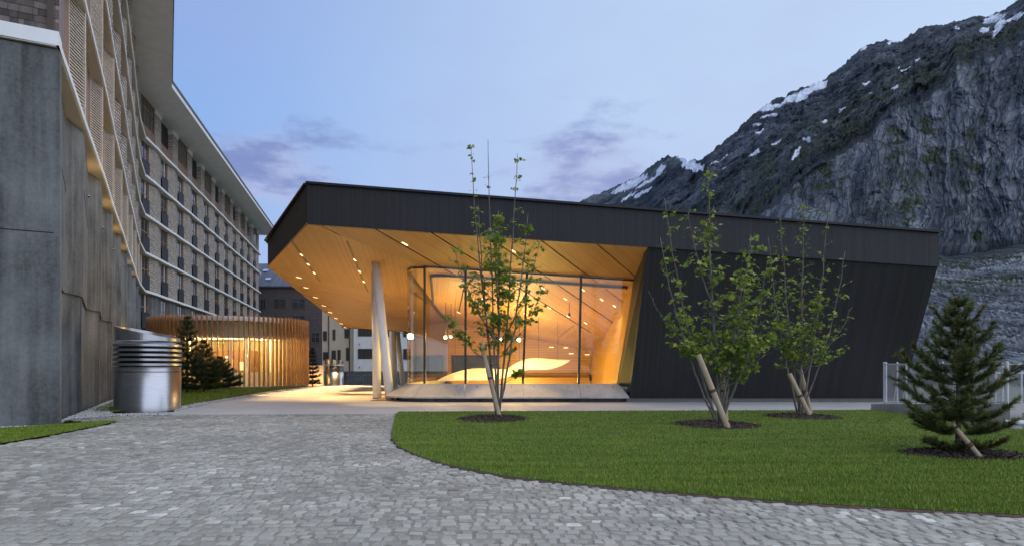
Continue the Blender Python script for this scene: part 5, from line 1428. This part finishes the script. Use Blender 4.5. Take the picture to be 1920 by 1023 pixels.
maple((1348, 793), 'tall bushy young maple with two stakes before the black wall', [
    (1348, 793, 1327, 312, 0.1, 0.042, 46, 0.60, 12, 0.16), (1346, 793, 1246, 372, 0.4, 0.030, 20, 0.45, 9, 0.35), (1346, 793, 1238, 445, -0.3, 0.026, 15, 0.45, 9, 0.35), (1352, 793, 1408, 440, 0.3, 0.032, 30, 0.75, 14, 0.25),
    (1352, 793, 1438, 500, -0.4, 0.030, 30, 0.75, 14, 0.25), (1350, 793, 1392, 505, -0.7, 0.028, 30, 0.8, 14, 0.25), (1346, 700, 1250, 590, 0.2, 0.016, 16, 0.55, 10, 0.25), (1348, 690, 1216, 545, 0.5, 0.009, 4, 0.3, 2, 0.6),
    (1350, 700, 1450, 610, 0.3, 0.018, 22, 0.6, 12, 0.25), (1346, 690, 1280, 640, -0.6, 0.014, 18, 0.55, 12, 0.2), (1350, 690, 1408, 640, -0.7, 0.014, 22, 0.55, 13, 0.2), (1348, 600, 1290, 395, -0.3, 0.018, 14, 0.45, 8, 0.3), (1349, 720, 1420, 680, 0.2, 0.012, 14, 0.5, 11, 0.2)], 33, 0.106, 0.74)
maple((1500, 780), 'round young maple at the back right of the lawn nearest the fence', [
    (1500, 780, 1507, 378, 0.0, 0.036, 34, 0.7, 9, 0.22), (1498, 780, 1462, 395, 0.4, 0.028, 24, 0.65, 9, 0.25), (1502, 780, 1553, 380, -0.3, 0.028, 18, 0.6, 7, 0.3), (1498, 780, 1440, 445, -0.4, 0.026, 24, 0.7, 10, 0.25),
    (1504, 780, 1585, 470, 0.3, 0.024, 18, 0.6, 7, 0.3), (1503, 690, 1598, 575, 0.2, 0.012, 9, 0.4, 6, 0.4), (1502, 690, 1590, 650, 0.0, 0.010, 8, 0.4, 9, 0.4), (1500, 690, 1452, 560, -0.5, 0.016, 22, 0.65, 11, 0.2),
    (1500, 690, 1540, 540, -0.5, 0.016, 22, 0.65, 10, 0.2), (1500, 700, 1470, 640, -0.2, 0.012, 18, 0.5, 12, 0.2), (1502, 700, 1545, 650, 0.4, 0.012, 16, 0.5, 11, 0.2)], 45, 0.098, 0.70)
def stake(foot_px, head_px, label, r=0.042, dy=0.0, group='wooden tree stakes'):
    x, y = G(*foot_px); h = P(head_px[0], head_px[1], y+dy)
    o = thing('wooden_stake', label, 'stake', (x, y, 0), group)
    f = Vector((x, y, -0.12)); hd = Vector(h)
    obj('pole', MB().tube([f, f.lerp(hd, 0.5), hd], [r*1.02, r, r*0.97], 12).mesh('pole', M['stake'], False), o)
    q = f.lerp(hd, 0.55); d = (hd-f).normalized()
    obj('tie', MB().tube([q-d*0.03, q+d*0.03], r+0.008, 12).mesh('tie', M['tie']), o)
    return o
stake((939, 782), (902, 641), 'leaning peeled stake tied to the slim maple before the glass', 0.055, 0.1)
stake((1370, 804), (1309, 664), 'long stake leaning left across the tall bushy maple', 0.060, 0.1)
stake((1362, 790), (1352, 676), 'shaded upright stake behind the tall bushy maple', 0.060, 0.1)
stake((1525, 783), (1480, 700), 'stake leaning left on the round maple near the fence', 0.058, 0.1)
stake((1523, 777), (1500, 690), 'darker stake behind the leaning one on the round maple', 0.055, 0.15)
stake((1858, 862), (1786, 795), 'short slanting stake under the bushy pine', 0.032, 0.15)
# mulch
t = NT('bark_mulch'); rv = t.attr('tone'); M['mulch'] = t.done(t.ramp(rv, [(0.0, (0.022, 0.013, 0.009)), (0.6, (0.075, 0.042, 0.027)), (1.0, (0.17, 0.11, 0.07))]), 0.9)
M['mulch_soil'] = simple('mulch_soil', (0.035, 0.022, 0.015), 0.95, var=0.4, scale=30, bump=0.8, bd=0.02)
def mulch(cpx, rx, ry, n, label, seed):
    r = np.random.default_rng(seed); cx, cy = G(*cpx); h = 0.075
    b = MB(); N = 40
    ir = [1+0.07*math.sin(3*k*2*math.pi/N+seed)+0.05*math.sin(7*k*2*math.pi/N) for k in range(N)]
    for f_, z in ((1.0, 0.012), (0.8, 0.045), (0.4, h), (0.05, h)):
        b.v += [(cx+rx*f_*ir[k]*math.cos(2*math.pi*k/N), cy+ry*f_*ir[k]*math.sin(2*math.pi*k/N), z) for k in range(N)]
    for l in range(3):
        b.f += [(l*N+k, l*N+(k+1) % N, (l+1)*N+(k+1) % N, (l+1)*N+k) for k in range(N)]; b.m += [0]*N
    b.f.append(tuple(range(3*N, 4*N))); b.m.append(0)
    o = thing('mulch_bed', label, 'mulch bed', (cx, cy, 0), 'bark mulch beds on the lawn')
    obj('mound', b.mesh('mound', M['mulch_soil']), o)
    a = r.uniform(0, 2*np.pi, n); q = np.sqrt(r.uniform(0, 1.10, n))
    x = cx+rx*q*np.cos(a); y = cy+ry*q*np.sin(a); z = np.interp(q, [0, 0.4, 0.8, 1, 1.2], [h, h, 0.045, 0.02, 0.02])+r.uniform(0, 0.012, n)
    l = r.uniform(0.012, 0.042, n); w = r.uniform(0.005, 0.012, n); az = r.uniform(0, 2*np.pi, n); ti = r.normal(0, 0.4, n)
    d = np.stack([np.cos(az)*np.cos(ti), np.sin(az)*np.cos(ti), np.sin(ti)], 1)*l[:, None]; s = np.stack([-np.sin(az), np.cos(az), r.normal(0, 0.4, n)], 1)*w[:, None]
    c = np.stack([x, y, z], 1)
    V = np.stack([c-d-s, c+d-s, c+d+s, c-d+s], 1).reshape(-1, 3)
    tn = np.repeat(r.beta(1.4, 2.6, n), 4)
    obj('bark_chips', npmesh('bark_chips', V, np.arange(4*n).reshape(n, 4), M['mulch'], attrs={'tone': tn}), o, kind='stuff')
    mulch_beds.append((cx, cy, rx*0.97, ry*0.97))
mulch((925, 785.5), 0.85, 1.15, 1500, 'dark bark mulch bed around the slim maple before the glass', 1)
mulch((1342, 797), 0.88, 1.15, 1500, 'dark bark mulch bed around the tall bushy maple', 2)
mulch((1503, 781.5), 0.88, 1.10, 1300, 'dark bark mulch bed around the round maple near the fence', 3)
mulch((1806, 853), 0.80, 0.62, 1900, 'dark bark mulch bed under the bushy pine', 4)
# --- conifers
def conifer(name, label, base, H, Rmax, levels, per, seed, mat, nlen=0.05, nw=0.003, dens=34, prof=None, droop=0.25, group=None, trunk_r=None, lean=(0, 0), cat='tree', low=0.02, jit=0.0, upt=1.0):
    r = np.random.default_rng(seed); base = np.array(base, float)
    root = thing(name, label, cat, tuple(base), group)
    tr = MB(); tr.tube([base+np.array([lean[0]*s, lean[1]*s, H*s*0.97-0.03]) for s in np.linspace(0, 1, 8)], [(trunk_r or H*0.016)*(1-0.9*s)+0.004 for s in np.linspace(0, 1, 8)], 7)
    br = MB(); runs = []
    prof = prof or (lambda s: (1-s)**0.8)
    for l in range(levels):
        s = low+(0.97-low)*(l/(levels-1))**0.92
        for k in range(per):
            az = 2*np.pi*(k+0.5*(l % 2))/per+r.uniform(-0.35, 0.35)
            R_ = Rmax*prof(s)*r.uniform(0.55-jit, 1.15+jit*0.6)+0.03
            p0 = base+np.array([lean[0]*s, lean[1]*s, H*s])
            o = np.array([math.cos(az), math.sin(az), 0])
            rise = R_*(0.15+0.55*s)*upt
            p1 = p0+o*R_*0.6+np.array([0, 0, rise*0.2-droop*R_*0.3]); p2 = p0+o*R_+np.array([0, 0, rise+r.uniform(-0.05, 0.08)*H*0.2])
            p2[2] = max(p2[2], 0.05); p1[2] = max(p1[2], 0.05)
            B = bez(p0, p1, p2, 7); br.tube(B, [0.010*(1-0.8*i/6)*(0.4+H*0.25) for i in range(7)], 4, cap=False)
            runs.append((B, 1.0))
            nt = max(3, int(R_/ (0.065*max(H/2.2, 0.6))))
            for j in range(nt):
                f = 0.25+0.72*(j+r.uniform(0, 1))/nt; i = int(f*6); q = B[i]+(B[min(i+1, 6)]-B[i])*(f*6-i)
                side = 1 if j % 2 else -1
                d = o*r.uniform(0.4, 0.9)+np.array([-o[1], o[0], 0])*side*r.uniform(0.5, 1.0)+np.array([0, 0, r.uniform(-0.05, 0.45)])
                d /= np.linalg.norm(d); ln = R_*r.uniform(0.18, 0.42)*(1.15-f*0.6)
                C = bez(q, q+d*ln*0.5, q+d*ln+np.array([0, 0, ln*0.3]), 4)
                br.tube(C, [0.004*(0.4+H*0.25)]*3+[0.001], 3, cap=False); runs.append((C, 0.9))
    topc = [base+np.array([lean[0], lean[1], 0])*1.0+np.array([0, 0, H*z]) for z in (0.9, 0.97, 1.0)]
    runs.append((topc, 1.0))
    V, tn = [], []
    for B, wgt in runs:
        L = sum(np.linalg.norm(B[i+1]-B[i]) for i in range(len(B)-1)); n = max(8, int(dens*L/nlen*0.9))
        f = r.uniform(0.18 if len(B) > 4 else 0.0, 1.0, n)*(len(B)-1); i = np.minimum(f.astype(int), len(B)-2)
        Ba = np.array(B); q = Ba[i]+(Ba[i+1]-Ba[i])*(f-i)[:, None]; ax = Ba[i+1]-Ba[i]; ax /= np.linalg.norm(ax, axis=1)[:, None]+1e-9
        v = r.normal(0, 1, (n, 3)); v -= (v*ax).sum(1)[:, None]*ax; v /= np.linalg.norm(v, axis=1)[:, None]
        d = ax*r.uniform(0.5, 1.1, n)[:, None]+v*r.uniform(0.5, 0.9, n)[:, None]; d[:, 2] += 0.12; d /= np.linalg.norm(d, axis=1)[:, None]
        l = nlen*r.uniform(0.6, 1.25, n); sd = np.cross(d, r.normal(0, 1, (n, 3))); sd /= np.linalg.norm(sd, axis=1)[:, None]
        V.append(np.stack([q-sd*nw, q+sd*nw, q+d*l[:, None]], 1).reshape(-1, 3))
        tip = f/(len(B)-1)
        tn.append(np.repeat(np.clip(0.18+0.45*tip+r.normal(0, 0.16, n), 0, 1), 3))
    V = np.concatenate(V); tn = np.concatenate(tn); V[:, 2] = np.maximum(V[:, 2], 0.03)
    obj('trunk', tr.mesh('trunk', M['bark_dark'], True), root)
    obj('branches', br.mesh('branches', M['bark_dark'], True), root, kind='stuff')
    obj('crown', npmesh('crown', V, np.arange(len(V)).reshape(-1, 3), mat, attrs={'tone': tn}), root, kind='stuff')
    return root
x, y = G(1797, 853)
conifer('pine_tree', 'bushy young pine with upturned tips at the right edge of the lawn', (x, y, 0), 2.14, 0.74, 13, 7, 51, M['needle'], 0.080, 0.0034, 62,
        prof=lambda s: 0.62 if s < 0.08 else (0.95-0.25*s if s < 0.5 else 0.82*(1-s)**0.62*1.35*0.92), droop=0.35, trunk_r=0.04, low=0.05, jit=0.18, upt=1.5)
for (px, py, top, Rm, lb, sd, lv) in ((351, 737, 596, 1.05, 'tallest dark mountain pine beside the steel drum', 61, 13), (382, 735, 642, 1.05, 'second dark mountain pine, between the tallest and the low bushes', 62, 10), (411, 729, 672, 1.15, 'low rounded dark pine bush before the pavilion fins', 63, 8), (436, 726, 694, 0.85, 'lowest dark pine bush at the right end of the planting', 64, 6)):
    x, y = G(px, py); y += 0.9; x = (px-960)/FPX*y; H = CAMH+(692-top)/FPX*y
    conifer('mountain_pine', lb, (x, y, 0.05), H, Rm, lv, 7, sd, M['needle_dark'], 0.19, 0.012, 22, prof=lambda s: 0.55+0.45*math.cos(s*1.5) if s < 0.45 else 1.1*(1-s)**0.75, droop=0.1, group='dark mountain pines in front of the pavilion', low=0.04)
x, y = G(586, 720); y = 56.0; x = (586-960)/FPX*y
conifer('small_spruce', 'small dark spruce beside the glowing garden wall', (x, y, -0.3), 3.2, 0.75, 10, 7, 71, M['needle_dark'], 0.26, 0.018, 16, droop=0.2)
# --- grass, pebbles, edging
grass('grass_blades', lawn, 260000, 2.2, 0.030, 3, mulch_beds)
grass('grass_blades', patch_a, 26000, 0, 0.035, 4)
grass('grass_blades', patch_b, 30000, 1.5, 0.05, 5)
t = NT('pebble'); tn = t.attr('tone'); M['pebble'] = t.done(t.ramp(tn, [(0, (0.22, 0.22, 0.22)), (0.6, (0.48, 0.48, 0.47)), (1, (0.72, 0.72, 0.70))]), 0.7)
def pebbles(poly, n, seed, s0=0.016, s1=0.034):
    r = np.random.default_rng(seed); xs = [p[0] for p in poly]; ys = [p[1] for p in poly]
    X, Y = [], []
    while sum(map(len, X)) < n:
        x = r.uniform(min(xs), max(xs), n*3); y = r.uniform(min(ys), max(ys), n*3); m = inside(poly, x, y); X.append(x[m]); Y.append(y[m])
    X = np.concatenate(X)[:n]; Y = np.concatenate(Y)[:n]; s = r.uniform(s0, s1, n); N = n
    o6 = np.array([(1, 0, 0), (0, 1, 0), (-1, 0, 0), (0, -1, 0), (0, 0, 0.7), (0, 0, -0.7)], float)
    a = r.uniform(0, 6.28, n); el = r.uniform(0.6, 1.2, n)
    V = np.zeros((n, 6, 3))
    for k, (x, y, z) in enumerate(o6):
        V[:, k, 0] = X+s*(x*np.cos(a)-y*el*np.sin(a)); V[:, k, 1] = Y+s*(x*np.sin(a)+y*el*np.cos(a)); V[:, k, 2] = 0.012+s*z+r.uniform(-0.006, 0.006, n)
    F6 = np.array([(0, 1, 4), (1, 2, 4), (2, 3, 4), (3, 0, 4), (1, 0, 5), (2, 1, 5), (3, 2, 5), (0, 3, 5)])
    F = (np.arange(n)[:, None, None]*6+F6[None]).reshape(-1, 3)
    o = obj('gravel', npmesh('gravel', V.reshape(-1, 3), F, M['pebble'], attrs={'tone': np.repeat(np.clip(r.normal(0.55, 0.25, n), 0, 1), 6)})); o['kind'] = 'stuff'
grav_a = [G(-200, 801), G(0, 799), G(98, 795.5), G(125, 783), G(157, 771), G(189, 757), G(214, 748), G(232, 742), G(228, 752), G(200, 768), G(214, 776), G(326, 773), G(326, 777), G(215, 779.5), G(125, 786.5), G(105, 797.5), G(0, 803.5), G(-200, 806)]
sheet('gravel_bed', grav_a, -0.004, simple('gravel_base', (0.20, 0.20, 0.20), 0.9, var=0.5, scale=40))
pebbles(grav_a, 5200, 6)
ls = [G(327, 764.5), G(360, 757.5), G(400, 750.5), G(440, 744), G(520, 730.8), G(575, 725)]
ls2 = [G(590, 725.5), G(560, 728.4), G(520, 733.2), G(440, 747.5), G(400, 755), G(360, 763), G(330, 769.5)]
sheet('gravel_bed', ls+ls2, 0.006, bpy.data.materials['gravel_base'])
pebbles(ls+ls2, 3200, 7, 0.02, 0.04)
# steel edging along the lawn curve
b = MB(); ed = [G(748, 771.2), G(743, 777), G(738, 797), G(733.5, 812), G(735, 822), G(748, 838), G(790, 857.3), G(850, 875.3), G(950, 894.3), G(1060, 906.3), G(1200, 919.3), G(1350, 931.5), G(1500, 944.4), G(1700, 956.4), G(1925, 968)]
for A, B in zip(ed, ed[1:]): bar(b, (A[0], A[1], -0.03), (B[0], B[1], -0.03), 0.006, 0.041)
obj('lawn_edging', b.mesh('lawn_edging', simple('rusty_edging', (0.16, 0.10, 0.07), 0.8, var=0.4, scale=20)), kind='structure')
b = MB(); kb = [(739, 778), (731, 797), (724, 812), (727, 822), (741, 838)]
# flat paving strip outside the edging at the tight curve
ks = [G(742, 778), G(736.5, 797), G(732, 812), G(733.5, 822)] + [G(724, 822), G(718, 812), G(724, 797), G(733, 778)]
sheet('edge_strip', ks, -0.002, simple('edge_strip', (0.27, 0.25, 0.235), 0.8, var=0.15, scale=12))
# ------------------------------------------------------------------ fence on a low wall at the right
M['galv'] = simple('galvanised_steel', (0.60, 0.62, 0.64), 0.45, 0.5, var=0.1)
WA, WBp = Vector((11.05, 20.3)), Vector((10.95, 14.95))
fw = obj('low_concrete_wall', MB().hexa([(WA.x-0.30, WA.y+0.15, -0.1), (WBp.x-0.04, WBp.y, -0.1), (WBp.x+0.22, WBp.y, -0.1), (WA.x+0.35, WA.y+0.15, -0.1)], [(WA.x-0.30, WA.y+0.15, 0.175), (WBp.x-0.04, WBp.y, 0.455), (WBp.x+0.22, WBp.y, 0.455), (WA.x+0.35, WA.y+0.15, 0.175)]).mesh('low_concrete_wall', M['concrete_pale']))
tag(fw, 'low sloping concrete wall carrying the chain link fence behind the pine', 'wall')
def chain(b, A, B, za0, za1, zb0, zb1, pitch=0.095, r=0.0026):
    """diamond wire mesh between two points"""
    L = (B-A).length
    def pt(u, v): # u metres along, v 0..1 up
        s = u/L; p = A.lerp(B, s); return (p.x, p.y, (za0+(zb0-za0)*s)*(1-v)+(za1+(zb1-za1)*s)*v)
    H = ((za1-za0)+(zb1-zb0))/2; n = int((L+H)/pitch)
    for sgn in (1, -1):
        for k in range(n+1):
            u0 = k*pitch-H if sgn > 0 else k*pitch; u1 = u0+sgn*H
            v0, v1 = 0.0, 1.0
            if u0 < 0: v0 = -u0/H; 
            if sgn < 0 and u0 > L: v0 = (u0-L)/H
            if sgn > 0 and u1 > L: v1 = (L-u0)/H
            if sgn < 0 and u1 < 0: v1 = u0/H
            a, c = u0+sgn*H*v0, u0+sgn*H*v1
            if v1-v0 < 0.02: continue
            b.tube([pt(min(max(a, 0), L), v0), pt(min(max(c, 0), L), v1)], r, 3, cap=False)
def post(par, p, z0, z1, r=0.028, name='post'):
    o = obj(name, MB().tube([(p.x, p.y, z0), (p.x, p.y, z1)], r, 10).mesh(name, M['galv']), par)
    obj('post_cap', MB().tube([(p.x, p.y, z1), (p.x, p.y, z1+0.02), (p.x, p.y, z1+0.035)], [r+0.006, r+0.006, r*0.4], 10).mesh('post_cap', M['galv']), o)
FA, FB = Vector((11.12, 20.4)), Vector((10.92, 15.05))
fence = thing('chain_link_fence', 'galvanised chain link fence standing on the low wall behind the pine', 'fence', (FA.x, FA.y, 0.17))
zl = lambda s: 0.175+(0.455-0.175)*s
zu = lambda s: 1.36+(1.315-1.36)*s
for s in (0.0, 0.02, 0.14, 0.55, 0.78, 0.88, 1.0): post(fence, FA.lerp(FB, s), zl(s), zu(s)+0.03, 0.030 if s in (0, 0.02, 1.0) else 0.022)
for nm, f in (('top_rail', zu), ('bottom_rail', lambda s: zl(s)+0.04)):
    obj(nm, MB().tube([(*FA, f(0)), (*FB, f(1))], 0.019, 8).mesh(nm, M['galv']), fence)
s1 = FA.lerp(FB, 0.14)
obj('brace', MB().tube([(FA.lerp(FB, 0.10).x, FA.lerp(FB, 0.10).y, zl(0.1)), (s1.x, s1.y, 0.95)], 0.015, 8).mesh('brace', M['galv']), fence)
b = MB(); chain(b, FA, FB, zl(0)+0.04, zu(0), zl(1)+0.04, zu(1)); obj('wire_mesh', b.mesh('wire_mesh', M['galv']), fence, kind='stuff')
# front panel seen square-on, running back to the right
FC, FDp = Vector((11.14, 20.45)), Vector((15.6, 20.9))
f2 = thing('chain_link_fence', 'chain link fence section running right from the corner post of the black hall', 'fence', (FC.x, FC.y, 0.17))
for s in (0.16, 0.5, 0.86, 1.0): post(f2, FC.lerp(FDp, s), 0.0, 1.37, 0.024)
for nm, z in (('top_rail', 1.36), ('bottom_rail', 0.22)):
    obj(nm, MB().tube([(*FC, z), (*FDp, z)], 0.02, 8).mesh(nm, M['galv']), f2)
b = MB(); chain(b, FC, FDp, 0.2, 1.36, 0.2, 1.36, 0.085); obj('wire_mesh', b.mesh('wire_mesh', M['galv']), f2, kind='stuff')
obj('base_kerb', MB().bx(FC.x, FDp.x+5, 20.42, 20.62, -0.1, 0.175).mesh('base_kerb', M['concrete_pale']), f2)
F3, F4 = Vector((13.6, 19.2)), Vector((21, 18.2))
f3 = thing('chain_link_fence', 'lower chain link fence at the far right edge beyond the wall end', 'fence', (F3.x, F3.y, 0), None)
for s in (0.0, 0.33, 0.66, 1.0): post(f3, F3.lerp(F4, s), -0.1, 1.12, 0.022)
obj('top_rail', MB().tube([(*F3, 1.10), (*F4, 1.05)], 0.022, 8).mesh('top_rail', M['galv']), f3)
b = MB(); chain(b, F3, F4, 0.0, 1.10, 0.0, 1.05, 0.085); obj('wire_mesh', b.mesh('wire_mesh', M['galv']), f3, kind='stuff')
kp = [G(1885, 798), G(1930, 804)]
kr = obj('white_kerb_rail', MB().tube([(kp[0][0], kp[0][1], 0.08), (kp[1][0]+2, kp[1][1]-0.4, 0.08)], 0.055, 10).mesh('white_kerb_rail', M['white_render']))
tag(kr, 'white kerb rail low on the ground right of the concrete wall end', 'rail')
